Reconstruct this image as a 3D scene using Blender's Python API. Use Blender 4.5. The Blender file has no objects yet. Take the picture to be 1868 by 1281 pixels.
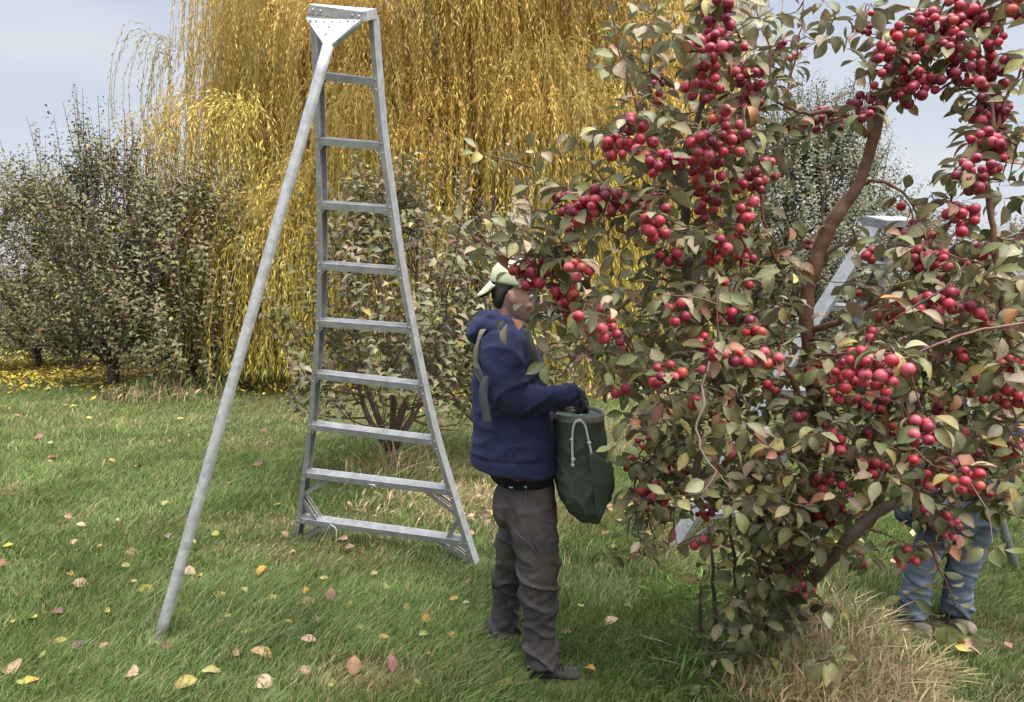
import bpy, math, random
import numpy as np
from mathutils import Vector, noise

# ------------------------------------------------------------------ camera, world, sun, exposure
S = bpy.context.scene
C = S.collection
FP, CX, CY, CH = 1500.0, 934.0, 640.5, 1.69
TH = math.atan(140.5 / FP)
cam_d = bpy.data.cameras.new('camera'); cam = bpy.data.objects.new('camera', cam_d); C.objects.link(cam)
cam_d.sensor_fit = 'HORIZONTAL'; cam_d.sensor_width = 36; cam_d.lens = FP / 1868 * 36
cam_d.clip_start = 0.05; cam_d.clip_end = 2000
cam.location = (0, 0, CH); cam.rotation_euler = (math.pi / 2 - TH, 0, 0)
S.camera = cam
S.view_settings.view_transform = 'Standard'; S.view_settings.look = 'None'
S.view_settings.exposure = 1.85; S.view_settings.gamma = 1

SUN_EL, SUN_AZ = math.radians(66), math.radians(125)     # azimuth clockwise from +Y
w = bpy.data.worlds.new('World'); S.world = w; w.use_nodes = True
nt = w.node_tree; nt.nodes.clear()
def N(t, k, **kw):
    n = t.nodes.new(k)
    for a, b in kw.items(): setattr(n, a, b)
    return n
def setin(n, **kw):
    for a, b in kw.items(): n.inputs[a.replace('_', ' ')].default_value = b
out = N(nt, 'ShaderNodeOutputWorld'); bg = N(nt, 'ShaderNodeBackground'); bg.inputs[1].default_value = 0.27
sky = N(nt, 'ShaderNodeTexSky', sky_type='NISHITA'); sky.sun_disc = False
sky.sun_elevation = SUN_EL; sky.sun_rotation = SUN_AZ
sc = N(nt, 'ShaderNodeVectorMath', operation='SCALE'); sc.inputs['Scale'].default_value = 0.12
nt.links.new(sky.outputs[0], sc.inputs[0])
tc = N(nt, 'ShaderNodeTexCoord'); mp = N(nt, 'ShaderNodeMapping'); mp.inputs['Scale'].default_value = (1.1, 1.1, 4.5)
mp.inputs['Rotation'].default_value = (0.1, 0.12, 0)
nt.links.new(tc.outputs['Generated'], mp.inputs[0])
nz = N(nt, 'ShaderNodeTexNoise'); setin(nz, Scale=1.6, Detail=5.0, Roughness=0.5); nt.links.new(mp.outputs[0], nz.inputs[0])
cr = N(nt, 'ShaderNodeValToRGB'); nt.links.new(nz.outputs[0], cr.inputs[0])
cr.color_ramp.elements[0].position = 0.33; cr.color_ramp.elements[0].color = (0.50, 0.60, 0.80, 1)
cr.color_ramp.elements[1].position = 0.68; cr.color_ramp.elements[1].color = (0.84, 0.87, 0.92, 1)
sx = N(nt, 'ShaderNodeSeparateXYZ'); nt.links.new(tc.outputs['Generated'], sx.inputs[0])
mr = N(nt, 'ShaderNodeMapRange'); nt.links.new(sx.outputs['Z'], mr.inputs[0])
mr.inputs[1].default_value = 0.0; mr.inputs[2].default_value = 0.32; mr.inputs[3].default_value = 0.55; mr.inputs[4].default_value = 0.0
mh = N(nt, 'ShaderNodeMix', data_type='RGBA'); nt.links.new(mr.outputs[0], mh.inputs[0]); nt.links.new(cr.outputs[0], mh.inputs[6])
mh.inputs[7].default_value = (0.84, 0.87, 0.91, 1)
mx = N(nt, 'ShaderNodeMix', data_type='RGBA'); mx.inputs[0].default_value = 0.86
nt.links.new(sc.outputs[0], mx.inputs[6]); nt.links.new(mh.outputs[2], mx.inputs[7])
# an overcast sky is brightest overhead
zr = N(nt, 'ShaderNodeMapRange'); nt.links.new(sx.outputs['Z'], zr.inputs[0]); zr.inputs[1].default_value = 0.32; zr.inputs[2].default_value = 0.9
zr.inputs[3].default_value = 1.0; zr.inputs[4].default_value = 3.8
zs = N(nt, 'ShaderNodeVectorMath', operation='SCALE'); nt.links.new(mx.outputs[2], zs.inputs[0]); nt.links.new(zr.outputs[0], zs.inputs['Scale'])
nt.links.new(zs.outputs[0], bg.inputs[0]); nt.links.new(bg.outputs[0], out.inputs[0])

sd = bpy.data.lights.new('sun', 'SUN'); so = bpy.data.objects.new('sun', sd); C.objects.link(so)
sd.energy = 2.2; sd.angle = math.radians(60); sd.color = (1.0, 0.96, 0.9)
dv = Vector((math.sin(SUN_AZ) * math.cos(SUN_EL), math.cos(SUN_AZ) * math.cos(SUN_EL), math.sin(SUN_EL)))
so.rotation_euler = dv.to_track_quat('Z', 'Y').to_euler()

# ------------------------------------------------------------------ helpers
A = lambda *v: np.array(v, float)
def P(px, py, Y):
    """the point at depth Y metres that the photograph shows at (px, py)"""
    u = (px - CX) / FP; v = -(py - CY) / FP
    dy = math.cos(TH) + v * math.sin(TH); dz = -math.sin(TH) + v * math.cos(TH)
    s = Y / dy
    return A(u * s, Y, CH + dz * s)
BUMPS = [(-1.35, 5.1, 0.8, 0.035), (-0.2, 4.8, 0.7, -0.06), (-1.69, 3.7, 0.7, -0.05), (0.9, 4.87, .6, -.04), (0.16, 3.5, 0.7, -0.05),
         (2.0, 3.8, 0.8, -0.05), (1.25, 3.6, 0.5, 0.04), (-1.0, 7.0, 1.0, 0.04)]
def gz(x, y):
    x = np.asarray(x, float); y = np.asarray(y, float)
    z = 0.012 * np.sin(x * 1.3 + 1) * np.cos(y * 1.1) + 0.02 * np.sin(x * .35 + y * .27)
    for bx, by, r, h in BUMPS: z = z + h * np.exp(-((x - bx) ** 2 + (y - by) ** 2) / r ** 2)
    return z
def G(px, py):
    z = 0.0
    for _ in range(6):
        v = -(py - CY) / FP; u = (px - CX) / FP
        dy = math.cos(TH) + v * math.sin(TH); dz = -math.sin(TH) + v * math.cos(TH)
        s = (z - CH) / dz; x, y = u * s, dy * s
        z = float(gz(x, y))
    return A(x, y, z)
def unit(v):
    v = np.asarray(v, float); return v / (np.linalg.norm(v, axis=-1, keepdims=True) + 1e-12)
rng = np.random.default_rng(7); random.seed(7)

def mesh_np(name, V, F, mat, parent=None, col=None, smooth=True):
    """V (n,3), F (m,k) all the same size, col (n,3)"""
    V = np.ascontiguousarray(V, np.float32); F = np.ascontiguousarray(F, np.int32)
    m = bpy.data.meshes.new(name); k = F.shape[1]
    m.vertices.add(len(V)); m.vertices.foreach_set('co', V.ravel())
    m.loops.add(F.size); m.loops.foreach_set('vertex_index', F.ravel())
    m.polygons.add(len(F)); m.polygons.foreach_set('loop_start', np.arange(0, F.size, k, dtype=np.int32))
    m.polygons.foreach_set('use_smooth', np.full(len(F), smooth))
    m.update(calc_edges=True); m.validate()
    if col is not None:
        a = m.color_attributes.new('col', 'FLOAT_COLOR', 'POINT')
        c = np.ones((len(V), 4), np.float32); c[:, :3] = col; a.data.foreach_set('color', c.ravel())
    m.materials.append(mat)
    o = bpy.data.objects.new(name, m); C.objects.link(o)
    if parent: o.parent = parent
    return o
class MB:
    def __init__(s): s.v = []; s.f = []; s.c = []; s.n = 0
    def add(s, V, F, c=None):
        V = np.asarray(V, float)
        s.v.append(V); s.f += [tuple(int(i) + s.n for i in f) for f in F]
        s.c.append(np.tile(c if c is not None else (1, 1, 1), (len(V), 1))); s.n += len(V)
    def tube(s, pts, rad, n=8, cap=True, c=None):
        pts = np.asarray(pts, float); k = len(pts); rad = np.broadcast_to(rad, (k,))
        T = unit(np.gradient(pts, axis=0))
        ref = A(0, 0, 1) if abs(T[0][2]) < .9 else A(1, 0, 0)
        a = unit(np.cross(T[0], ref)); V = []
        ang = np.arange(n) * 2 * math.pi / n
        for i in range(k):
            a = unit(a - T[i] * (a @ T[i])); b = np.cross(T[i], a)
            V.append(pts[i] + rad[i] * (np.outer(np.cos(ang), a) + np.outer(np.sin(ang), b)))
        V = np.vstack(V)
        F = [(i * n + j, i * n + (j + 1) % n, (i + 1) * n + (j + 1) % n, (i + 1) * n + j) for i in range(k - 1) for j in range(n)]
        if cap: F += [tuple(range(n))[::-1], tuple((k - 1) * n + j for j in range(n))]
        s.add(V, F, c)
    def loft(s, rings, c=None):
        n = len(rings[0]); V = np.vstack(rings); k = len(rings)
        F = [(i * n + j, i * n + (j + 1) % n, (i + 1) * n + (j + 1) % n, (i + 1) * n + j) for i in range(k - 1) for j in range(n)]
        F += [tuple(range(n))[::-1], tuple((k - 1) * n + j for j in range(n))]
        s.add(V, F, c)
    def ell(s, c, ax, nu=16, nv=10):
        """ellipsoid: centre, three axis vectors"""
        ax = np.asarray(ax, float); V = []
        for i in range(nv + 1):
            p = math.pi * (i + .001) / (nv + .002)
            for j in range(nu):
                t = 2 * math.pi * j / nu
                V.append(np.asarray(c) + ax[0] * math.sin(p) * math.cos(t) + ax[1] * math.sin(p) * math.sin(t) + ax[2] * math.cos(p))
        F = [(i * nu + j, (i + 1) * nu + j, (i + 1) * nu + (j + 1) % nu, i * nu + (j + 1) % nu) for i in range(nv) for j in range(nu)]
        F += [tuple(range(nu)), tuple(nv * nu + j for j in range(nu))[::-1]]
        s.add(V, F)
    def box(s, c, ax):
        """box: centre, three half-axis vectors"""
        ax = np.asarray(ax, float); V = []
        for i in (-1, 1):
            for j in (-1, 1):
                for k in (-1, 1): V.append(np.asarray(c) + i * ax[0] + j * ax[1] + k * ax[2])
        s.add(V, [(0, 1, 3, 2), (4, 6, 7, 5), (0, 4, 5, 1), (2, 3, 7, 6), (0, 2, 6, 4), (1, 5, 7, 3)])
    def build(s, name, mat, parent=None, smooth=True, angle=None, bevel=0):
        m = bpy.data.meshes.new(name); V = np.vstack(s.v); m.from_pydata(V.tolist(), [], s.f)
        a = m.color_attributes.new('col', 'FLOAT_COLOR', 'POINT')
        c = np.ones((len(V), 4), np.float32); c[:, :3] = np.vstack(s.c); a.data.foreach_set('color', c.ravel())
        m.polygons.foreach_set('use_smooth', [smooth] * len(m.polygons)); m.materials.append(mat); m.update()
        o = bpy.data.objects.new(name, m); C.objects.link(o)
        if parent: o.parent = parent
        if bevel:
            b = o.modifiers.new('bevel', 'BEVEL'); b.width = bevel; b.segments = 2; b.limit_method = 'ANGLE'
        return o
def tag(o, label=None, cat=None, group=None, kind=None):
    if label: o['label'] = label
    if cat: o['category'] = cat
    if group: o['group'] = group
    if kind: o['kind'] = kind
    return o
def empty(name, loc=(0, 0, 0)):
    o = bpy.data.objects.new(name, None); C.objects.link(o); o.location = loc; o.empty_display_size = .1
    return o
def root(name, loc, label, cat, group=None):
    return tag(empty(name, loc), label, cat, group)
def fix(o, rt):
    """vertices were given in world space: move them into the thing's own space"""
    m = o.data; co = np.empty(len(m.vertices) * 3, np.float32); m.vertices.foreach_get('co', co)
    co = co.reshape(-1, 3) - np.array(rt.location, np.float32); m.vertices.foreach_set('co', co.ravel()); m.update()
    o.parent = rt
    return o
def smooth_line(pts, n):
    """Catmull-Rom through pts"""
    pts = np.asarray(pts, float); k = len(pts)
    if k == 2: return pts[0] + np.linspace(0, 1, n)[:, None] * (pts[1] - pts[0])
    E = np.vstack([2 * pts[0] - pts[1], pts, 2 * pts[-1] - pts[-2]])
    t = np.linspace(0, k - 1 - 1e-6, n); i = t.astype(int); u = (t - i)[:, None]
    p0, p1, p2, p3 = E[i], E[i + 1], E[i + 2], E[i + 3]
    return .5 * (2 * p1 + (p2 - p0) * u + (2 * p0 - 5 * p1 + 4 * p2 - p3) * u ** 2 + (3 * p1 - p0 - 3 * p2 + p3) * u ** 3)

# ------------------------------------------------------------------ materials
def mat(name, color=(.5, .5, .5), rough=.6, metal=0, vcol=False, nscale=0, namt=.25, bump=0, bscale=None, back=None, spec=.5,
        trans=0, stretch=(1, 1, 1), dark=None, coat=0, ndetail=6, band=None, sheen=0, spots=None):
    m = bpy.data.materials.new(name); m.use_nodes = True; t = m.node_tree; b = t.nodes['Principled BSDF']
    b.inputs['Roughness'].default_value = rough; b.inputs['Metallic'].default_value = metal
    b.inputs['Specular IOR Level'].default_value = spec
    if coat: b.inputs['Coat Weight'].default_value = coat; b.inputs['Coat Roughness'].default_value = .25
    if sheen: b.inputs['Sheen Weight'].default_value = sheen
    src = None
    if vcol:
        a = N(t, 'ShaderNodeVertexColor', layer_name='col'); src = a.outputs[0]
    else:
        a = N(t, 'ShaderNodeRGB'); a.outputs[0].default_value = (*color, 1); src = a.outputs[0]
    tcn = N(t, 'ShaderNodeTexCoord'); mpn = N(t, 'ShaderNodeMapping'); mpn.inputs['Scale'].default_value = stretch
    t.links.new(tcn.outputs['Object'], mpn.inputs[0])
    if nscale:
        n = N(t, 'ShaderNodeTexNoise'); setin(n, Scale=float(nscale), Detail=float(ndetail), Roughness=.6); t.links.new(mpn.outputs[0], n.inputs[0])
        r = N(t, 'ShaderNodeMapRange'); t.links.new(n.outputs[0], r.inputs[0])
        r.inputs[1].default_value = .25; r.inputs[2].default_value = .75; r.inputs[3].default_value = 0; r.inputs[4].default_value = 1
        mxx = N(t, 'ShaderNodeMix', data_type='RGBA'); t.links.new(r.outputs[0], mxx.inputs[0])
        if dark is not None:
            mxx.inputs[7].default_value = (*dark, 1); t.links.new(src, mxx.inputs[6])
            rr = N(t, 'ShaderNodeMath', operation='MULTIPLY'); rr.inputs[1].default_value = namt; t.links.new(r.outputs[0], rr.inputs[0]); t.links.new(rr.outputs[0], mxx.inputs[0])
            src = mxx.outputs[2]
        else:
            s1 = N(t, 'ShaderNodeVectorMath', operation='SCALE'); s1.inputs['Scale'].default_value = 1 - namt; t.links.new(src, s1.inputs[0])
            s2 = N(t, 'ShaderNodeVectorMath', operation='SCALE'); s2.inputs['Scale'].default_value = 1 + namt; t.links.new(src, s2.inputs[0])
            t.links.new(s1.outputs[0], mxx.inputs[6]); t.links.new(s2.outputs[0], mxx.inputs[7]); src = mxx.outputs[2]
    if spots is not None:
        ns = N(t, 'ShaderNodeTexNoise'); setin(ns, Scale=float(spots[0]), Detail=2.0); t.links.new(mpn.outputs[0], ns.inputs[0])
        rs = N(t, 'ShaderNodeMapRange'); t.links.new(ns.outputs[0], rs.inputs[0]); rs.inputs[1].default_value = spots[1]; rs.inputs[2].default_value = spots[1] + .08; rs.inputs[4].default_value = spots[3]
        mz = N(t, 'ShaderNodeMix', data_type='RGBA'); t.links.new(rs.outputs[0], mz.inputs[0]); t.links.new(src, mz.inputs[6]); mz.inputs[7].default_value = (*spots[2], 1); src = mz.outputs[2]
    if back is not None:
        g = N(t, 'ShaderNodeNewGeometry'); mb = N(t, 'ShaderNodeMix', data_type='RGBA')
        mlt = N(t, 'ShaderNodeMath', operation='MULTIPLY'); mlt.inputs[1].default_value = back[1]
        t.links.new(g.outputs['Backfacing'], mlt.inputs[0]); t.links.new(mlt.outputs[0], mb.inputs[0])
        t.links.new(src, mb.inputs[6]); mb.inputs[7].default_value = (*back[0], 1); src = mb.outputs[2]
    t.links.new(src, b.inputs['Base Color'])
    if bump:
        n2 = N(t, 'ShaderNodeTexNoise'); setin(n2, Scale=float(bscale or nscale * 2 or 20), Detail=4.0); t.links.new(mpn.outputs[0], n2.inputs[0])
        bp = N(t, 'ShaderNodeBump'); bp.inputs['Strength'].default_value = 1; bp.inputs['Distance'].default_value = bump
        t.links.new(n2.outputs[0], bp.inputs['Height']); t.links.new(bp.outputs[0], b.inputs['Normal'])
    if trans:
        tr = N(t, 'ShaderNodeBsdfTranslucent'); t.links.new(src, tr.inputs[0])
        ms = N(t, 'ShaderNodeMixShader'); ms.inputs[0].default_value = trans
        t.links.new(b.outputs[0], ms.inputs[1]); t.links.new(tr.outputs[0], ms.inputs[2])
        t.links.new(ms.outputs[0], t.nodes['Material Output'].inputs[0])
    return m
M = {}
M['grass'] = mat('grass_blades', vcol=True, rough=.55, trans=.25, spec=.35)
M['leaf'] = mat('orchard_leaf', vcol=True, rough=.55, trans=.14, spec=.35, nscale=45, namt=.22, back=((.255, .245, .165), .45), spots=(70, .60, (.17, .085, .04), .7))
M['farleaf'] = mat('far_leaf', vcol=True, rough=.6, trans=.15, spec=.3, back=((.16, .15, .10), .3))
M['willow'] = mat('willow_leaf', vcol=True, rough=.6, trans=.3, spec=.25)
M['bark'] = mat('orchard_bark', (.115, .072, .052), rough=.85, nscale=26, namt=.45, bump=.004, bscale=60, stretch=(1, 1, .35))
M['limb'] = mat('smooth_bark', vcol=True, rough=.6, nscale=22, namt=.38, bump=.003, bscale=70, stretch=(1, 1, 1), spec=.35)
M['wbark'] = mat('willow_bark', (.05, .042, .034), rough=.95, nscale=8, namt=.4, bump=.03, bscale=10, stretch=(1, 1, .25))
M['apple'] = mat('crabapple_skin', vcol=True, rough=.44, spec=.45, nscale=1.3, namt=.3, spots=(8, .64, (.50, .22, .14), .35))
M['metal'] = mat('weathered_aluminium', (.375, .37, .36), rough=.55, metal=.5, nscale=14, namt=.3, bump=.0006, bscale=120)
M['galv'] = mat('galvanised_steel', (.46, .455, .445), rough=.5, metal=.45, nscale=24, namt=.34, bump=.0008, bscale=60)
M['rivet'] = mat('bright_rivet', (.5, .5, .5), rough=.4, metal=.7)
M['hoodie'] = mat('navy_fleece', (.030, .034, .076), rough=.95, nscale=14, namt=.35, bump=.0016, bscale=160, spec=.1, sheen=.04)
M['black'] = mat('black_cotton', (.012, .012, .014), rough=.95, nscale=20, namt=.3, bump=.001, bscale=120, spec=.2)
M['pants'] = mat('worn_grey_canvas', (.048, .043, .043), rough=.92, nscale=8, namt=.75, dark=(.125, .102, .088), bump=.0012, bscale=260, spec=.15)
M['denim'] = mat('faded_denim', (.065, .085, .12), rough=.92, nscale=11, namt=.7, dark=(.20, .235, .27), bump=.0012, bscale=240, spec=.15)
M['skin'] = mat('skin', (.40, .235, .17), rough=.6, nscale=20, namt=.12, spec=.4)
M['hair'] = mat('dark_hair', (.02, .016, .013), rough=.7, nscale=60, namt=.4, bump=.002, bscale=200)
M['cap'] = mat('pale_lime_fabric', (.58, .59, .40), rough=.85, nscale=40, namt=.08, bump=.0006, bscale=200)
M['glove'] = mat('dark_glove', (.028, .027, .032), rough=.85, nscale=40, namt=.4, bump=.001, bscale=140)
M['canvas'] = mat('green_canvas', (.055, .075, .056), rough=.85, nscale=9, namt=.6, dark=(.095, .112, .085), bump=.001, bscale=260, spec=.35)
M['tanweb'] = mat('tan_webbing', (.19, .165, .13), rough=.9, nscale=50, namt=.3, bump=.0006, bscale=300)
M['greyweb'] = mat('grey_webbing', (.07, .072, .068), rough=.85, nscale=50, namt=.25, bump=.0006, bscale=300)
M['rope'] = mat('pale_cord', (.60, .60, .55), rough=.85, nscale=90, namt=.2, bump=.001, bscale=300)
M['cordgreen'] = mat('pale_green_cord', (.62, .72, .62), rough=.7, nscale=90, namt=.15)
M['shoe'] = mat('scuffed_shoe', (.05, .045, .036), rough=.9, nscale=25, namt=.5, bump=.002, bscale=90)
M['boot'] = mat('tan_boot', (.15, .122, .09), rough=.8, nscale=22, namt=.4, bump=.002, bscale=90)
M['sole'] = mat('rubber_sole', (.02, .02, .02), rough=.8)
M['eyew'] = mat('eye', (.6, .57, .52), rough=.3)
M['eyed'] = mat('iris', (.02, .012, .008), rough=.2)
M['lip'] = mat('lip', (.30, .11, .09), rough=.5)
M['red'] = mat('red_cord', (.42, .03, .02), rough=.7)
M['white'] = mat('white_thread', (.7, .7, .7), rough=.8)
M['stitch'] = mat('pale_thread', (.085, .074, .068), rough=.9)
M['litter'] = mat('leaf_litter', vcol=True, rough=.7, trans=.1, spec=.3)
M['fallen'] = mat('fallen_leaf', vcol=True, rough=.7, spec=.3, nscale=50, namt=.35, spots=(45, .58, (.10, .05, .03), .75))

# ground material: patchy soil and thatch under the blades
def ground_mat():
    m = bpy.data.materials.new('turf'); m.use_nodes = True; t = m.node_tree; b = t.nodes['Principled BSDF']
    tcn = N(t, 'ShaderNodeTexCoord')
    n1 = N(t, 'ShaderNodeTexNoise'); setin(n1, Scale=.9, Detail=6.0, Roughness=.65); t.links.new(tcn.outputs['Object'], n1.inputs[0])
    n2 = N(t, 'ShaderNodeTexNoise'); setin(n2, Scale=22.0, Detail=5.0, Roughness=.7); t.links.new(tcn.outputs['Object'], n2.inputs[0])
    r1 = N(t, 'ShaderNodeValToRGB'); t.links.new(n1.outputs[0], r1.inputs[0])
    r1.color_ramp.elements[0].position = .38; r1.color_ramp.elements[0].color = (.05, .07, .025, 1)
    r1.color_ramp.elements[1].position = .66; r1.color_ramp.elements[1].color = (.15, .14, .065, 1)
    r2 = N(t, 'ShaderNodeValToRGB'); t.links.new(n2.outputs[0], r2.inputs[0])
    r2.color_ramp.elements[0].position = .35; r2.color_ramp.elements[0].color = (.5, .45, .38, 1)
    r2.color_ramp.elements[1].position = .7; r2.color_ramp.elements[1].color = (1.3, 1.3, 1.2, 1)
    mm = N(t, 'ShaderNodeMix', data_type='RGBA', blend_type='MULTIPLY'); mm.inputs[0].default_value = 1
    t.links.new(r1.outputs[0], mm.inputs[6]); t.links.new(r2.outputs[0], mm.inputs[7]); t.links.new(mm.outputs[2], b.inputs['Base Color'])
    b.inputs['Roughness'].default_value = .95; b.inputs['Specular IOR Level'].default_value = .1
    bp = N(t, 'ShaderNodeBump'); bp.inputs['Distance'].default_value = .02; t.links.new(n2.outputs[0], bp.inputs['Height']); t.links.new(bp.outputs[0], b.inputs['Normal'])
    return m

# ------------------------------------------------------------------ ground
def ground():
    xs = np.concatenate([np.linspace(-300, -14, 16), np.linspace(-12, 12, 97), np.linspace(14, 300, 16)])
    ys = np.concatenate([np.linspace(-40, -2, 8), np.linspace(0, 20, 81), np.linspace(22, 600, 24)])
    X, Y = np.meshgrid(xs, ys); Z = gz(X, Y); Z = np.where((Y > 25) | (Y < -3) | (abs(X) > 15), Z * 0, Z)
    V = np.stack([X, Y, Z], -1).reshape(-1, 3); nx = len(xs); ny = len(ys)
    i, j = np.meshgrid(np.arange(ny - 1), np.arange(nx - 1), indexing='ij'); a = (i * nx + j).ravel()
    F = np.stack([a, a + 1, a + nx + 1, a + nx], 1)
    o = mesh_np('ground', V, F, ground_mat()); tag(o, kind='structure', label='grassy orchard floor with worn and dry patches')
ground()

# value noise over (x, y), vectorised
_T = rng.random((64, 64))
def vn(x, y, s=1.0):
    x = np.asarray(x) * s; y = np.asarray(y) * s
    i = np.floor(x).astype(int); j = np.floor(y).astype(int); u = x - i; v = y - j
    u = u * u * (3 - 2 * u); v = v * v * (3 - 2 * v)
    g = lambda a, b: _T[a % 64, b % 64]
    return (g(i, j) * (1 - u) + g(i + 1, j) * u) * (1 - v) + (g(i, j + 1) * (1 - u) + g(i + 1, j + 1) * u) * v
def fbm(x, y, s=1.0): return .55 * vn(x, y, s) + .3 * vn(x + 9, y + 4, s * 2.3) + .15 * vn(x + 3, y + 17, s * 5.1)

STRAW = np.array([.36, .28, .14]); DARKG = np.array([.058, .105, .022]); MIDG = np.array([.115, .185, .038]); LITEG = np.array([.30, .35, .14])
def dryness(x, y):
    d = np.clip((fbm(x, y, .8) - .60) * 5, 0, .75)
    # worn round patches in front of the ladder, under it and the hay band beyond the picker
    for bx, by, rx, ry, h in ((-1.65, 5.3, .8, .25, .7), (-.95, 4.75, .35, .35, .55), (.05, 5.9, .9, .7, .95), (-.75, 6.9, .9, .5, .95), (-.6, 3.3, .3, .2, .8),
                              (1.35, 4.6, .6, .35, .5), (2.2, 3.75, .5, .22, .6)):
        d = np.maximum(d, h * np.clip(1.3 - np.sqrt(((x - bx) / rx) ** 2 + ((y - by) / ry) ** 2), 0, 1))
    band = np.exp(-((y - 8.4 - .15 * x) / .9) ** 4) * (x > .1) * .95
    band2 = np.exp(-((y - 11.3) / .5) ** 2) * (x > -1) * .8
    far = np.exp(-((y - 9.6) / .8) ** 2) * .35 * (x < -1.5)
    return np.maximum(np.maximum(d, band), np.maximum(band2, far))

def blades(n, y0, y1, hmin, hmax, w, lean=.5, seed=0):
    r = np.random.default_rng(seed)
    y = y0 + (y1 - y0) * r.random(n) ** 1.0
    x = (r.random(n) * 2 - 1) * (y * .66 + .8)
    cl = fbm(x, y, 3.2); keep = r.random(n) < .15 + 1.5 * cl * (.4 + 1.2 * vn(x, y, 11))
    x, y = x[keep], y[keep]; n = len(x)
    z = gz(x, y) - .004; d = dryness(x, y)
    h = (hmin + (hmax - hmin) * r.random(n)) * (.40 + 1.2 * fbm(x, y, 2.2))
    h *= np.where(d > .5, .6, 1)
    for fx_, fy_, fr_ in ((.20, 3.40, .17), (-.03, 3.78, .12), (1.93, 3.80, .22), (2.12, 3.78, .22), (-.22, 4.8, .1), (-1.36, 5.1, .1), (-1.62, 3.70, .08)):
        h *= 1 - .8 * np.exp(-(((x - fx_) ** 2 + (y - fy_) ** 2) / fr_ ** 2) ** 2)
    th = r.random(n) * 2 * np.pi; dirv = np.stack([np.cos(th), np.sin(th), np.zeros(n)], 1)
    wa = fbm(x + 5, y + 31, .9) * 12; wind = np.stack([.22 * np.cos(wa), .22 * np.sin(wa), 0 * x], 1)
    lv = dirv * (lean * r.random(n) ** 1.0 * 1.3)[:, None] + wind * .6
    sd_ = np.stack([-np.sin(th + 1.2), np.cos(th + 1.2), np.zeros(n)], 1) * (w * (.6 + .8 * r.random(n)))[:, None]
    base = np.stack([x, y, z], 1)
    V = np.empty((n, 6, 3))
    for k, (t, ww) in enumerate(((0, 1), (.55, .85), (1, .12))):
        c = base + lv * (h * t * t)[:, None]; c[:, 2] += h * t * (1 - .25 * t)
        V[:, 2 * k] = c - sd_ * ww * .5; V[:, 2 * k + 1] = c + sd_ * ww * .5
    a = np.arange(n)[:, None] * 6
    F = np.concatenate([a + [0, 1, 3, 2], a + [2, 3, 5, 4]], 1).reshape(-1, 4)
    g = fbm(x + 40, y + 12, .9); k = np.clip((g - .3) * 1.6, 0, 1)[:, None]; rr = r.random((n, 1))
    base_c = DARKG * (1 - k) + MIDG * k
    base_c = base_c * (1 - .5 * rr ** 2) + LITEG * .5 * rr ** 2
    farw = np.clip((y - 5.2) / 4, 0, 1)[:, None] * .35
    base_c = base_c * (1 - farw) + np.array([.20, .27, .06]) * farw
    lv_flat = r.random(n) < .05; dry = (lv_flat | (r.random(n) < .07 + d * .85))[:, None]
    base_c = np.where(dry, STRAW * (.5 + .6 * r.random((n, 1))), base_c)
    base_c = base_c * (.6 + .8 * r.random((n, 1))) * (1.0 + .25 * (fbm(x + 2, y + 77, 2.6) - .5))[:, None] * 1.12
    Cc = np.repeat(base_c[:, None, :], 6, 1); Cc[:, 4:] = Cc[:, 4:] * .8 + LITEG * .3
    return V.reshape(-1, 3), F, Cc.reshape(-1, 3)
def merge(parts):
    Vs, Fs, Cs = [], [], []; o = 0
    for V, F, c in parts: Vs.append(V); Fs.append(F + o); Cs.append(c); o += len(V)
    return np.vstack(Vs), np.vstack(Fs), np.vstack(Cs)
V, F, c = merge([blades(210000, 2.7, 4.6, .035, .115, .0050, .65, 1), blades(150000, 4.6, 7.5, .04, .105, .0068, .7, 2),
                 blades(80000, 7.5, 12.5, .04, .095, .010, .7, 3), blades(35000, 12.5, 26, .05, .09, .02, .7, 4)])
tag(mesh_np('grass', V, F, M['grass'], col=c), 'green lawn grass mixed with dry blades across the orchard floor', 'grass', kind='stuff')

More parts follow.
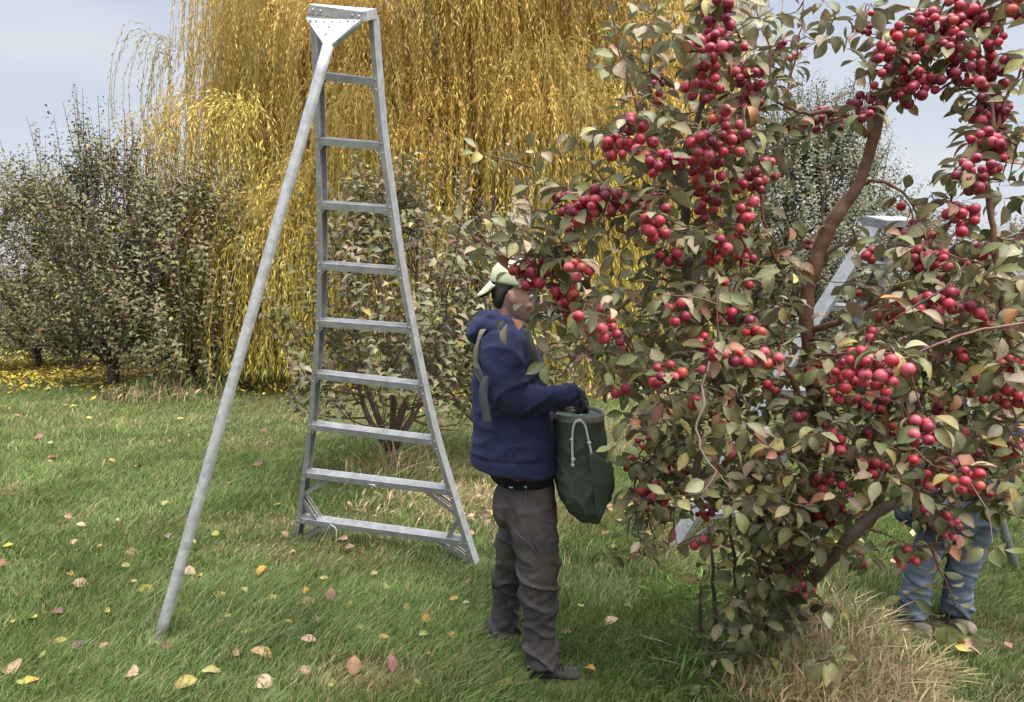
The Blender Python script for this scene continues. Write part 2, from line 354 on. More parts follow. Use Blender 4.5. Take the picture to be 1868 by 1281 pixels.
def straw(name, label, spots, seed, tall=.5):
    """spots: x, y, radius, count, height, share of green"""
    r = np.random.default_rng(seed); parts = []
    for (sx_, sy_, rad, n, hh, gr, wd) in spots:
        a = r.random(n) * 2 * np.pi; q = np.sqrt(r.random(n)) * rad
        x = sx_ + q * np.cos(a); y = sy_ + q * np.sin(a) * .7
        h = hh * (.35 + .8 * r.random(n)) * (1.1 - .5 * q / rad); z = gz(x, y) - .01
        th = r.random(n) * 2 * np.pi; ln = .15 + 1.15 * r.random(n) ** 1.3
        out_ = np.stack([np.cos(th), np.sin(th), 0 * th], 1) * ln[:, None]
        sdv = np.stack([-np.sin(th + .8), np.cos(th + .8), 0 * th], 1) * (wd * (.6 + .8 * r.random(n)))[:, None]
        b = np.stack([x, y, z], 1); K = 5; V = np.empty((n, 2 * K, 3))
        head = r.random(n) < .3
        for k in range(K):
            t = k / (K - 1); ww = np.where(head & (k == K - 2), 2.6, 1 - .8 * t)[:, None]
            cc = b + out_ * (h * t ** 2)[:, None]; cc[:, 2] += h * (t - .35 * ln * t ** 2)
            V[:, 2 * k] = cc - sdv * .5 * ww; V[:, 2 * k + 1] = cc + sdv * .5 * ww
        aa = np.arange(n)[:, None] * 2 * K
        F = np.concatenate([aa + [2 * k, 2 * k + 1, 2 * k + 3, 2 * k + 2] for k in range(K - 1)], 1).reshape(-1, 4)
        col = np.array([.46, .36, .21]) * (.55 + .75 * r.random((n, 1))) * np.array([1, .97, .9])
        g = r.random(n) < gr; col[g] = MIDG * (.8 + .9 * r.random((g.sum(), 1)))
        parts.append((V.reshape(-1, 3), F, np.repeat(col, 2 * K, 0)))
    V, F, c = merge(parts)
    return tag(mesh_np(name, V, F, M['grass'], col=c), label, 'dry grass', kind='stuff')
def gp(px, py): g = G(px, py); return float(g[0]), float(g[1])
sp = [(*gp(1520, 1285), .40, 4200, .25, .10, .0032), (*gp(1450, 1240), .33, 2400, .24, .15, .0032), (*gp(1600, 1230), .30, 2000, .24, .2, .0032),
      (*gp(1500, 1150), .34, 1700, .30, .25, .0032), (*gp(1640, 1295), .24, 900, .12, .3, .0032), (*gp(1330, 1230), .3, 700, .25, .75, .004),
      (*gp(1720, 1240), .22, 300, .10, .4, .004), (*gp(1290, 1100), .3, 900, .22, .95, .005)]
straw('dry_grass', 'tall straw coloured grass with seed heads around the foot of the crabapple tree', sp, 21)
sp = [(*gp(715, 880), .45, 600, .42, .3, .006), (*gp(775, 930), .55, 1100, .20, .2, .006), (*gp(870, 915), .45, 900, .18, .15, .006), (*gp(650, 860), .3, 350, .4, .7, .006)]
straw('dry_grass', 'tangle of pale dry grass around the young apple tree behind the big ladder', sp, 22)
sp = [(*gp(310, 722), .9, 900, .35, .4, .016), (*gp(1080, 715), 1.2, 900, .3, .15, .016), (*gp(560, 705), .9, 500, .25, .3, .016)]
straw('dry_grass', 'bleached grass tufts along the foot of the far trees', sp, 23)

# ------------------------------------------------------------------ leaves
def leaves(pos, ax, nrm, L, W, curl, col, rows=5, fold=.35, mid=True, shape=None, colvar=True, r=None, tipcol=None):
    """folded, curled leaf blades; pos, ax, nrm (n,3); L, W, curl (n,)"""
    n = len(pos); ax = unit(ax); s = unit(np.cross(ax, nrm)); nrm = unit(np.cross(s, ax))
    L = np.broadcast_to(L, (n,)); W = np.broadcast_to(W, (n,)); curl = np.broadcast_to(curl, (n,))
    k = np.where(abs(curl) < 1e-3, 1e-3, curl)
    cols = 3 if mid else 2
    V = np.empty((n, rows, cols, 3)); Cc = np.empty((n, rows, cols, 3))
    for i in range(rows):
        t = i / (rows - 1)
        wd = (math.sin(math.pi * min(1, t ** .8 * 1.0)) ** .75 if 0 < t < 1 else .06) if shape is None else shape[i]
        c = pos + ax * (L * np.sin(k * t) / k)[:, None] - nrm * (L * (1 - np.cos(k * t)) / k)[:, None]
        nn = nrm * np.cos(k * t)[:, None] + ax * np.sin(k * t)[:, None]
        hw = (W * .5 * wd)[:, None]
        V[:, i, 0] = c - s * hw + nn * hw * fold; V[:, i, -1] = c + s * hw + nn * hw * fold
        if mid: V[:, i, 1] = c
        Cc[:, i] = col[:, None, :]
        if tipcol is not None: Cc[:, i] = Cc[:, i] * (1 - .6 * t) + tipcol[:, None, :] * .6 * t
        if mid: Cc[:, i, 1] *= 1.3
    idx = []
    for i in range(rows - 1):
        for j in range(cols - 1):
            a = i * cols + j; idx.append([a, a + 1, a + cols + 1, a + cols])
    idx = np.array(idx); F = (np.arange(n)[:, None, None] * rows * cols + idx[None]).reshape(-1, 4)
    return V.reshape(-1, 3), F, Cc.reshape(-1, 3)
def palette(n, cols, wts, r, var=.25):
    cols = np.array(cols); wts = np.array(wts, float) / sum(wts)
    c = cols[r.choice(len(cols), n, p=wts)]
    return c * (1 - var + 2 * var * r.random((n, 1))) * (1 - .06 + .12 * r.random((n, 3)))
def randdir(n, r):
    v = r.normal(size=(n, 3)); return unit(v)

# ------------------------------------------------------------------ orchard trees (mid and far)
def shoot_leaves(starts, dirs, lens, spacing, L, W, pal, wts, r, curl=1.0, rows=3, spread=.9):
    """leaves set alternately up each shoot, arching outwards and down"""
    Pp, Ax, Nm, Ll = [], [], [], []
    for s0, d, ln in zip(starts, dirs, lens):
        k = max(3, int(ln / spacing)); t = (np.arange(k) + r.random()) / k
        bend = randdir(1, r)[0] * .12 * ln
        p = s0 + np.outer(t * ln, d) + np.outer(t ** 2, bend)
        az = np.arange(k) * 2.4 + r.random() * 6 + r.normal(0, .4, k)
        side = unit(np.cross(d, A(.3, .2, 1) if abs(d[2]) < .9 else A(1, 0, 0))); o2 = np.cross(d, side)
        o = np.outer(np.cos(az), side) + np.outer(np.sin(az), o2)
        a = unit(o * spread + d * (.55 + .3 * r.random((k, 1))) + r.normal(0, .15, (k, 3)))
        nn = unit(d * 1.0 - o * .45 + r.normal(0, .25, (k, 3)))
        Pp.append(p); Ax.append(a); Nm.append(nn); Ll.append(L * (.72 + .35 * np.sin(np.pi * np.clip(.25 + t * .75, 0, 1)) ** .5) * (.8 + .4 * r.random(k)))
    Pp = np.vstack(Pp); Ax = np.vstack(Ax); Nm = np.vstack(Nm); Ll = np.concatenate(Ll); n = len(Pp)
    return leaves(Pp, Ax, Nm, Ll, Ll * W / L, curl * (.5 + r.random(n)), palette(n, pal, wts, r), rows=rows)
APAL = [(.070, .085, .026), (.120, .124, .048), (.175, .165, .085), (.19, .14, .08), (.27, .215, .045), (.17, .080, .04)]
def apple_tree(name, label, cat, base, H, Rw, nsh, L, wts, seed, lo=.12, shlen=.6, limbs=7, squash=.8, group=None, spacing=.045, pal=APAL, trunk_r=.06, curl=1.5, lean=0, topbias=1.0, matl=None, up=.9, spires=0):
    r = np.random.default_rng(seed); b = A(base[0], base[1], float(gz(*base)) - .05)
    rt = root(name, b, label, cat, group)
    mb = MB(); fork = b + A(lean * .1, 0, H * .10)
    mb.tube(smooth_line([b, b + (fork - b) * .5 + A(.02, 0, 0), fork], 5), np.linspace(trunk_r * 1.15, trunk_r * .9, 5), 8)
    ends = []; lp = []
    for i in range(limbs):
        a = 2 * math.pi * (i + .5 * r.random()) / limbs
        rr = Rw * (.35 + .5 * r.random()); hh = H * (.55 + .35 * r.random()) * (1 if i % 2 else .75)
        e = b + A(math.cos(a) * rr + lean, math.sin(a) * rr * squash, hh)
        m = fork + (e - fork) * .45 + A(math.cos(a) * rr * .22, math.sin(a) * rr * .2, -.02 * H) + r.normal(0, .04 * H / 3, 3)
        pts = smooth_line([fork - A(0, 0, .03), m, e], 10); lp.append(pts)
        mb.tube(pts, np.linspace(trunk_r * .6, trunk_r * .16, 10), 6)
    LP = np.vstack(lp)
    st, dr, ln = [], [], []
    for i in range(nsh):
        # envelope: widest at two fifths of the height
        h = lo + (1 - lo) * r.random() ** topbias
        wid = Rw * (math.sin(math.pi * min(1, .16 + .80 * h)) ** .7)
        a = r.random() * 2 * math.pi; q = wid * r.random() ** .45
        s0 = b + A(math.cos(a) * q + lean * h, math.sin(a) * q * squash, H * h * .84)
        d = unit(A(math.cos(a) * .55 * (q / Rw), math.sin(a) * .55 * (q / Rw), up) + r.normal(0, .28, 3))
        st.append(s0); dr.append(d); ln.append(shlen * (.6 + .8 * r.random()))
        if i % 3 == 0 and i < 330:
            j = np.argmin(np.linalg.norm(LP - s0 + A(0, 0, .25), axis=1)); mid = (LP[j] + s0) / 2 + r.normal(0, .03, 3) - A(0, 0, .04)
            mb.tube(smooth_line([LP[j], mid, s0, s0 + d * ln[-1] * .9], 6), np.linspace(trunk_r * .16, trunk_r * .05, 6), 4, cap=False)
    for i in range(spires):
        a = r.random() * 2 * math.pi; q = Rw * .75 * r.random() ** .6; hh = H * (.70 + .20 * r.random()) * (1 - .22 * (q / Rw) ** 2)
        s0 = b + A(math.cos(a) * q + lean, math.sin(a) * q * squash, hh); d = unit(A(math.cos(a) * .12, math.sin(a) * .1, 1) + r.normal(0, .07, 3)); st.append(s0); dr.append(d); ln.append(shlen * (1.1 + .8 * r.random()))
        mb.tube(smooth_line([s0 - d * .4 + r.normal(0, .05, 3), s0, s0 + d * ln[-1]], 5), np.linspace(trunk_r * .12, .003, 5), 4, cap=False)
    V, F, c = shoot_leaves(st, dr, ln, spacing, L, L * .48, pal, wts, r, curl=curl)
    fix(mb.build('trunk', M['bark']), rt)
    fix(mesh_np('crown', V, F, matl or M['farleaf'], col=c), rt)
    return rt
g1 = 'apple trees in the row on the left'
apple_tree('apple_tree', 'dull brown green apple tree at the left edge with yellowing lower leaves', 'tree', gp(70, 676), 3.7, 1.45, 760, .09, (4, 5, 3, 4, 3, 1.5), 31, spires=26, lo=.08, group=g1)
apple_tree('apple_tree', 'dark upright apple tree with tall leafy shoots and its trunk standing in the lawn', 'tree', gp(205, 705), 3.95, 1.0, 640, .085, (6, 5, 4, 3, 1.5, .7), 32, spires=30, lo=.10, trunk_r=.09, group=g1)
apple_tree('apple_tree', 'pale leaved wide apple tree right of the dark one, behind the ladder pole', 'tree', gp(350, 712), 3.3, 1.2, 700, .09, (3, 5, 6, 5, 1.3, 1), 33, spires=14, lo=.06, group=g1)
apple_tree('apple_tree', 'low yellowing apple tree half hidden behind the dark upright one', 'tree', gp(140, 672), 3.1, 1.0, 420, .09, (4, 3, 2, 2, 7, .7), 34, lo=.05, group=g1)
apple_tree('young_apple_tree', 'slim young apple tree with pale curled leaves seen through the big ladder', 'tree', gp(715, 868), 2.65, .78, 250, .092,
           (3, 5, 8, 7, 1, .6), 35, spires=8, lo=.2, shlen=.42, trunk_r=.055, squash=.9, spacing=.032, limbs=6, matl=M['leaf'], curl=1.2)
apple_tree('young_apple_tree', 'leafy apple tree standing behind the picker and the green bag', 'tree', gp(905, 830), 2.35, .9, 210, .085,
           (3, 5, 8, 7, 1, .6), 36, spires=6, lo=.30, shlen=.38, trunk_r=.045, spacing=.032, limbs=6, matl=M['leaf'], curl=1.2)
apple_tree('silver_tree', 'loose grey green tree with fine foliage against the sky beyond the crabapple', 'tree', (5.5, 15.5), 5.2, 1.7, 1500, .085, (3, 5, 6, 1, 1, 0), 37, lo=.03, shlen=.8, spires=60,
           pal=[(.10, .11, .06), (.15, .16, .095), (.23, .235, .155), (.13, .11, .07), (.17, .16, .06), (.10, .065, .04)], trunk_r=.16, up=.55, spacing=.035)
RPAL = [(.10, .055, .04), (.13, .09, .06), (.16, .13, .09), (.07, .06, .035), (.12, .11, .05), (.15, .05, .04)]
for i, (x, y, h, lab) in enumerate(((14.5, 22.0, 3.6, 'reddish brown thicket far off at the right edge'), (11.0, 23.0, 3.8, 'brown hedge bush beyond the top of the far ladder'),
                                    (-17.5, 24, 2.6, 'low reddish bush on the horizon at the left edge'), (4.0, 22.5, 2.6, 'brown bush low behind the hay strip beyond the picker'),
                                    (7.5, 24.0, 2.8, 'brown bush behind the trunk of the grey green tree'), (18.5, 21.0, 3.4, 'brown bush outermost on the right horizon'), (-13.5, 26, 2.2, 'low brown bush in the gap left of the willow'),
                                    (-9.5, 25, 3.6, 'dull bush behind the pale leaved apple tree'), (-5.5, 25.5, 3.9, 'dull bush behind the left part of the willow'), (-1.5, 25, 3.8, 'dull bush behind the willow trunk'),
                                    (1.6, 24.5, 3.5, 'dull bush seen through the right part of the willow'), (22.0, 24, 3.2, 'brown bush beyond the right edge of the lawn'), (-21.5, 25, 2.8, 'brown bush beyond the left edge of the lawn'))):
    apple_tree('bush', lab, 'bush', (x, y), h, 2.6, 700, .13, (3, 4, 3, 3, 2, 3), 50 + i, lo=.0, shlen=.6, pal=RPAL, trunk_r=.05, spacing=.06, group='brown bushes on the horizon')

def bare_tree(label, base, H, seed):
    r = np.random.default_rng(seed); b = A(*base, 0); rt = root('bare_tree', b, label, 'tree'); mb = MB(); tw = []
    def br(p, d, ln, rad, lv):
        pts = [p]; q = p.copy()
        for k in range(4): d = unit(d + r.normal(0, .18, 3) + A(0, 0, .06 if lv < 3 else -.10)); q = q + d * ln / 4; pts.append(q.copy())
        mb.tube(pts, np.linspace(rad, rad * .6, 5), 5 if lv < 2 else 3, cap=False)
        if lv == 4: tw.append(pts); return
        for _ in range(3 if lv else 5): br(pts[r.integers(2, 5)], unit(d + r.normal(0, .55, 3)), ln * .68, rad * .5, lv + 1)
    br(b, A(0, 0, 1), H * .34, .16, 0)
    P_ = np.vstack([np.array(t) for t in tw]); P_ = P_[r.random(len(P_)) < .8]; n = len(P_)
    V, F, c = leaves(P_, randdir(n, r) - A(0, 0, .6), randdir(n, r), .07, .02, 1.0, palette(n, [(.2, .2, .14), (.14, .13, .09)], [1, 1], r), rows=3)
    fix(mb.build('trunk', mat('grey_bark', (.16, .14, .125), rough=.9)), rt); fix(mesh_np('crown', V, F, M['farleaf'], col=c), rt)
bare_tree('wispy nearly bare tree rising behind the row at the far left', (-12.3, 20), 7.6, 61)
bare_tree('thin leafless tree poking above the dark apple tree', (-10.2, 21), 6.6, 62)

# ------------------------------------------------------------------ weeping willow
def willow():
    r = np.random.default_rng(88); bx, by = -.85, 15.2; b = A(bx, by, 0)
    rt = root('weeping_willow', b, 'huge golden weeping willow filling the background behind the ladder', 'tree')
    mb = MB(); fork = b + A(.1, 0, 2.0)
    mb.tube(smooth_line([b - A(0, 0, .1), b + A(.05, 0, 1), fork], 6), np.linspace(.5, .38, 6), 12)
    anchors = []
    for i in range(11):
        a = 2 * math.pi * i / 11 + r.random() * .3; R = 2.6 + 1.5 * r.random(); hh = 5.2 + 3.6 * r.random()
        e = b + A(math.cos(a) * R, math.sin(a) * R * .85, hh); m = fork + (e - fork) * .5 + A(0, 0, .5)
        pts = smooth_line([fork - A(0, 0, .2), m, e], 12); mb.tube(pts, np.linspace(.2, .03, 12), 7)
        for j in range(4, 12):
            for _ in range(2):
                d = unit(A(math.cos(a + r.normal(0, .7)), math.sin(a + r.normal(0, .7)), .5 + .4 * r.random())); q = pts[j] + d * (.5 + 1.1 * r.random())
                mb.tube(smooth_line([pts[j], (pts[j] + q) / 2 + A(0, 0, .15), q], 5), np.linspace(.035, .012, 5), 4, cap=False); anchors.append(q)
    # dome of further anchors
    for i in range(130):
        a = r.random() * 2 * math.pi; u = r.random() ** .55; R = 4.75 * u
        z = 9.6 * math.sqrt(max(0, 1 - (R / 5.15) ** 2)) * (.66 + .34 * r.random())
        if math.sin(a) > .3 and r.random() < .5: continue
        anchors.append(b + A(math.cos(a) * R, math.sin(a) * R * .8, max(2.6, z)))
    # lower cascades at both flanks as the photograph shows them
    for px, py, Y in ((400, 420, 12.6), (440, 470, 12.2), (470, 440, 12.4), (520, 440, 12.0), (560, 470, 12.0), (500, 500, 11.8), (545, 390, 12.2), (600, 440, 12.2), (330, 330, 13), (350, 260, 13.2), (300, 300, 13.4),
                      (985, 260, 12.0), (1010, 330, 11.8), (1050, 400, 11.8), (1090, 330, 12), (1110, 420, 11.8), (1030, 470, 11.6), (1130, 250, 12.2), (960, 220, 12.2), (1075, 250, 12),
                      (780, 330, 12.2), (740, 300, 12.2), (700, 330, 12.3), (650, 300, 12.4), (800, 240, 12.3), (690, 420, 12.2), (960, 500, 12), (1000, 520, 12), (1100, 520, 11.8), (620, 480, 12.3), (760, 420, 12.4),
                      (1160, 120, 12.3), (1220, 60, 12.5), (1190, 330, 12.6), (1230, 250, 12.8), (1270, 150, 13), (310, 140, 13.2), (290, 200, 13.2)):
        anchors.append(P(px, py - 50, Y))
        if py > 380 and px < 640: anchors.append(P(px + 14, py - 30, Y - .15)); anchors.append(P(px - 12, py + 10, Y - .1))
    def ppx(q):
        d = q - A(0, 0, CH); z = d[1] * math.cos(TH) - d[2] * math.sin(TH); return CX + FP * d[0] / z, CY - FP * (d[1] * math.sin(TH) + d[2] * math.cos(TH)) / z
    keep = []
    for q in anchors:
        x_, y_ = ppx(q)
        if x_ < 430 and y_ < 50: continue
        if x_ < 400 and y_ < 200 and r.random() < .3: continue
        if 835 < x_ < 935 and 120 < y_ < 420 and q[1] < by - .5: continue
        keep.append(q)
    anchors = keep
    st = []
    for q in anchors:
        rad = A(q[0] - bx, q[1] - by, 0); R0 = np.linalg.norm(rad) + .01; od = rad / R0
        thin_ = .5 if ppx(q)[0] < 400 else 1.0; tone = .45 + .8 * r.random(); heavy = int(50 * thin_) if q[1] < by + 1 else 16
        lim = 1.0 if r.random() < .6 else .55
        hue = r.random()
        for _ in range(heavy):
            a = math.atan2(od[1], od[0]) + r.normal(0, 1.0); hd = A(math.cos(a), math.sin(a), 0)
            reach = .12 + 1.0 * r.random() ** 1.2; Ls = min((1.0 + 2.6 * r.random()) * (.6 + .4 * lim), q[2] - .1)
            st.append((q + r.normal(0, .12, 3), hd, reach, Ls, hue, tone))
    Pp, Ax, Cl, SV, SF = [], [], [], [], []; no = 0
    for q, hd, reach, Ls, hue, tone in st:
        k = max(6, int(Ls / .062)); s = (np.arange(k) + .5) / k * Ls
        sway = r.normal(0, .05, 2)
        p = q + hd * (reach * (1 - np.exp(-s / .45)))[:, None]
        p[:, 2] += .45 * reach * np.sin(np.clip(s / .45, 0, math.pi)) - np.maximum(0, s - .22); p[:, :2] += (np.stack([np.cos(s * 3.1 + hue * 20), np.sin(s * 2.3 + hue * 9)], 1) * .035 + np.stack([np.sin(s * 9 + r.random() * 6), np.cos(s * 8)], 1) * .012) * np.minimum(1, s)[:, None]; p[:, 0] += sway[0] * s + .02 * np.sin(s * 7 + hue * 9); p[:, 1] += sway[1] * s
        ok = p[:, 2] > .12; p = p[ok]; k = len(p)
        if k < 4: continue
        tdir = unit(np.gradient(p, axis=0))
        az = r.random(k) * 6.28; o = np.stack([np.cos(az), np.sin(az), np.zeros(k)], 1)
        Pp.append(p + r.normal(0, .012, p.shape)); Ax.append(tdir + o * (.3 + .4 * r.random((k, 1))))
        z = p[:, 2:3]; g = np.clip((3.9 - z) / 3.2 + r.normal(0, .18) + (hue - .5) * .7, 0, 1)
        top = np.array([.80, .53, .15]); mid = np.array([.80, .61, .18]); low = np.array([.60, .54, .09]) 
        c = top * (1 - g) + low * g if hue < .6 else mid * (1 - g) + low * g
        if hue > .86: c = c * np.array([.55, .62, .8])
        Cl.append(c * tone * (.75 + .5 * r.random((k, 1))))
        pr = p[::4]; m = len(pr)
        if m > 2:
            w_ = A(.004, 0, 0); SV.append(np.stack([pr - w_, pr + w_], 1).reshape(-1, 3)); a_ = no + 2 * np.arange(m - 1)[:, None]; SF.append(a_ + [0, 1, 3, 2]); no += 2 * m
    Pp = np.vstack(Pp); Ax = unit(np.vstack(Ax)); Cl = np.vstack(Cl); n = len(Pp)
    Lf = .065 + .045 * r.random(n)
    s_ = unit(np.cross(Ax, randdir(n, r))); V = np.empty((n, 4, 3))
    V[:, 0] = Pp; V[:, 1] = Pp + Ax * (Lf * .45)[:, None] + s_ * .0085; V[:, 2] = Pp + Ax * Lf[:, None] - A(0, 0, .01); V[:, 3] = Pp + Ax * (Lf * .45)[:, None] - s_ * .0085
    F = np.arange(n * 4).reshape(-1, 4)
    SVv = np.vstack(SV); SFf = np.vstack(SF) + n * 4
    V = np.vstack([V.reshape(-1, 3), SVv]); F = np.vstack([F, SFf]); c = np.vstack([np.repeat(Cl, 4, 0), np.tile([.34, .24, .05], (len(SVv), 1))])
    fix(mb.build('trunk', M['wbark']), rt); fix(mesh_np('crown', V, F, M['willow'], col=c, smooth=False), rt)
    print('willow leaves', n)
willow()

def litter(label, spots, seed, dead=False):
    r = np.random.default_rng(seed); x, y = [], []
    for px, py, rx, ry, n in spots:
        g = G(px, py); x.append(g[0] + r.normal(0, rx, n)); y.append(g[1] + r.normal(0, ry, n))
    x = np.concatenate(x); y = np.concatenate(y); n = len(x); p = np.stack([x, y, gz(x, y) + .05 + .04 * r.random(n)], 1)
    V, F, c = leaves(p, randdir(n, r) * A(1, 1, .25), A(0, 0, 1) + r.normal(0, .4, (n, 3)), (.08 + .04 * r.random(n)) * (1 if not dead else .6), .04, r.normal(0, .8, n),
                     palette(n, [(.50, .38, .04), (.42, .27, .05), (.30, .17, .06), (.36, .36, .08)] if not dead else [(.28, .19, .11), (.2, .12, .07), (.35, .26, .14), (.4, .3, .06)], [5, 3, 2, 2], r), rows=3)
    tag(mesh_np('leaf_litter', V, F, M['litter'], col=c), label, 'leaf litter', kind='stuff')
litter('carpet of fallen yellow leaves under the trees at the left', [(60, 680, 1.6, 1.2, 2400), (160, 690, 1.2, .7, 1000), (-60, 665, 2, 1.5, 1200), (300, 705, 1.0, .5, 350)], 71)
litter('fallen yellow leaves along the foot of the willow', [(500, 703, .9, .5, 700), (650, 712, .8, .35, 400), (1060, 712, 1.0, .4, 500), (830, 720, .8, .5, 200)], 72)
litter('dead brown leaves scattered beneath the crabapple tree', [(1180, 935, .3, .15, 60), (1720, 1195, .12, .05, 22), (1560, 1000, .3, .3, 20), (890, 950, .2, .15, 25)], 73, True)

# ------------------------------------------------------------------ ladders
def sweep(mb, pts, ua, ub, prof):
    """prof: 2-D outline in the (ua, ub) axes, swept along pts"""
    rings = [p + np.array([a * x + b * y for x, y in prof]) for p, a, b in zip(pts, ua, ub)]
    mb.loft(rings)
def Cprof(wd, fl, th):
    """channel: web wd deep along b, flanges fl along +a, thickness th"""
    h = wd / 2
    return [(0, -h), (fl, -h), (fl, -h + th), (th, -h + th), (th, h - th), (fl, h - th), (fl, h), (0, h)]
def dome_rivet(mb, p, n, r):
    n = unit(n); a = unit(np.cross(n, A(.1, .2, 1))); b = np.cross(n, a)
    mb.ell(p + n * r * .1, [a * r, b * r, n * r * .7], 8, 5)
def bar(mb, p, q, nrm, w_, t_):
    d = unit(q - p); s = unit(np.cross(nrm, d)); n = np.cross(d, s)
    mb.box((p + q) / 2, [d * np.linalg.norm(q - p) / 2, s * w_ / 2, n * t_ / 2])

def ladder_one():
    FL, FR = P(541, 990, 5.12), P(871, 1035, 4.80); T = P(625, 15, 4.22); Bm = (FL + FR) / 2
    n = unit(np.cross(FR - FL, T - Bm))
    if n[1] > 0: n = -n                              # towards the camera
    up = unit(T - Bm)
    def onplane(px, py):
        c0 = A(0, 0, CH); d = P(px, py, 1.0) - c0; t = ((Bm - c0) @ n) / (d @ n); return c0 + d * t
    rt = root('orchard_ladder', (Bm[0], Bm[1], float(gz(Bm[0], Bm[1]))), 'tall grey aluminium tripod ladder standing open on the lawn, left of the picker', 'ladder', 'tripod orchard ladders')
    # inner edge of each rail at every rung, then outer faces at foot and top
    LY = [20, 137, 257, 373, 483, 587, 682, 775, 862, 945, 992]
    LX = [570, 577, 581, 584, 584, 581, 574, 566, 556, 546, 538]
    RY = [28, 152, 267, 383, 495, 600, 705, 805, 895, 988, 1035]
    RX = [686, 695, 706, 722, 738, 757, 778, 802, 829, 858, 874]
    Lp = smooth_line([onplane(x, y) for x, y in zip(LX, LY)], 31); Rp = smooth_line([onplane(x, y) for x, y in zip(RX, RY)], 31)
    ex = unit(Rp[0] - Lp[0])
    for pts, sgn, nm in ((Lp, 1, 'L'), (Rp, -1, 'R')):
        T_ = unit(np.gradient(pts, axis=0)); a = [unit(np.cross(np.cross(t, ex), t)) * sgn for t in T_]; a = [unit(ex * sgn - t * (t @ (ex * sgn))) for t in T_]
        mb = MB(); sweep(mb, pts, a, [n] * len(pts), Cprof(.075, .026, .004))
        rv = mb
        for k in range(3, 30, 3):
            for e in (-.018, .03 if k < 27 else .02):
                dome_rivet(rv, pts[k] + a[k] * .013 + n * .039 - T_[k] * e + T_[k] * .012, n, .0055)
        fix(mb.build('side_rail', M['metal'], smooth=False), rt)
    def rung(i, drop=0):
        k = 3 * i
        a = Lp[k]; b = Rp[k]; d = unit(b - a); u = unit(np.cross(n, d)); u = u if u[2] > 0 else -u
        a2 = a + d * .0045; b2 = b - d * .0045
        mb = MB(); mb.box((a2 + b2) / 2 + u * .0165, [d * np.linalg.norm(b2 - a2) / 2, n * .0345, u * .0018])
        for s in (1, -1): mb.box((a2 + b2) / 2 + n * s * .033, [d * (np.linalg.norm(b2 - a2) / 2), n * .0018, u * .018])
        for g in range(-3, 4): mb.box((a2 + b2) / 2 + u * .019 + n * g * .0085, [d * (np.linalg.norm(b2 - a2) / 2 - .004), n * .0012, u * .0009])
        rv = mb
        for q, sg in ((a2, 1), (b2, -1)):
            for e in (.032, .047): dome_rivet(rv, q + d * sg * e + n * .035 - u * .001, n, .004)
        if i < 8:
            for q, sg in ((a2, 1), (b2, -1)):
                for f in (1, -1): br = MB(); bar(br, q + d * sg * .036 - u * .012 + n * .030 * f, q + d * sg * .006 - u * .048 + n * .030 * f, n, .018, .003); fix(br.build('gusset', M['metal'], smooth=False), rt)
        fix(mb.build('step', M['metal'], smooth=False), rt)
        return a2, b2, d, u
    R = {}
    for i in range(1, 10): R[i] = rung(i)
    # large braces at the two lowest steps, both faces of the channel
    for s in (0, 1):
        rail = Lp if s == 0 else Rp; sg = 1 if s == 0 else -1
        (a8, b8, d8, u8), (a9, b9, d9, u9) = R[8], R[9]
        q8 = a8 if s == 0 else b8; q9 = a9 if s == 0 else b9
        midr = rail[25] + (rail[26] - rail[25]) * .3
        for off in (.026, -.026):
            for p0, p1 in ((q8 + d8 * sg * .17 - u8 * .012, midr + d8 * sg * .012), (midr + d8 * sg * .012 - u8 * .03, q9 + d9 * sg * .135 + u9 * .004), (q9 + d9 * sg * .19 - u9 * .012, rail[30] + d9 * sg * .02 + u9 * .02)):
                mb = MB(); bar(mb, p0 + n * off, p1 + n * off, n, .026, .004); bar(mb, p0 + n * (off - .008 * np.sign(off)), p1 + n * (off - .008 * np.sign(off)), n, .006, .014)
                fix(mb.build('brace', M['metal'], smooth=False), rt)
    # cap: side cheeks and the front hinge bar standing proud of the rails
    tl, tr = P(566, 17, 4.02), P(660, 30, 3.98)
    dd = unit(tr - tl); uu = unit(np.cross(n, dd)); uu = uu if uu[2] > 0 else -uu
    mb = MB(); mb.box((tl + tr) / 2, [dd * (np.linalg.norm(tr - tl) / 2 + .008), n * .003, uu * .019])
    mb.box((tl + tr) / 2 + uu * .017 - n * .02, [dd * (np.linalg.norm(tr - tl) / 2 + .008), n * .018, uu * .0022])
    top0, top1 = Lp[0] + up * .012, Rp[0] + up * .008
    bar(mb, tl + dd * -.006, top0 - ex * .003, ex, .042, .004); bar(mb, tr + dd * .006, top1 + ex * .003, ex, .045, .004)
    cc4 = np.array([tl + uu * .0165, tr + uu * .0165, top1 + uu * .018, top0 + uu * .018]); mb.loft([cc4, cc4 + A(0, 0, .004)])
    rv = mb
    for f_ in (.06, .2, .82, .95): dome_rivet(rv, tl + (tr - tl) * f_ + n * .003 - uu * .002, n, .0075)
    # hinge plate
    h0, h1, h2 = P(558, 28, 4.0), P(657, 37, 3.96), P(597, 84, 3.93); pn = unit(np.cross(h1 - h0, h2 - h0)); pn = pn if pn[1] < 0 else -pn
    m2 = MB(); e = [h0 + A(0, 0, .0), h1, h1 - uu * .012, h2 + dd * .012, h2 - dd * .012, h0 - uu * .012]
    m2.loft([np.array(e) - pn * .002, np.array(e) + pn * .002])
    m3 = MB()
    for i in range(len(e)):
        p, q = e[i], e[(i + 1) % len(e)]
        if i in (2, 4): bar(m2, p - pn * .012, q - pn * .012, pn, .004, .022)
    fix(m2.build('hinge_plate', M['galv'], smooth=False), rt)
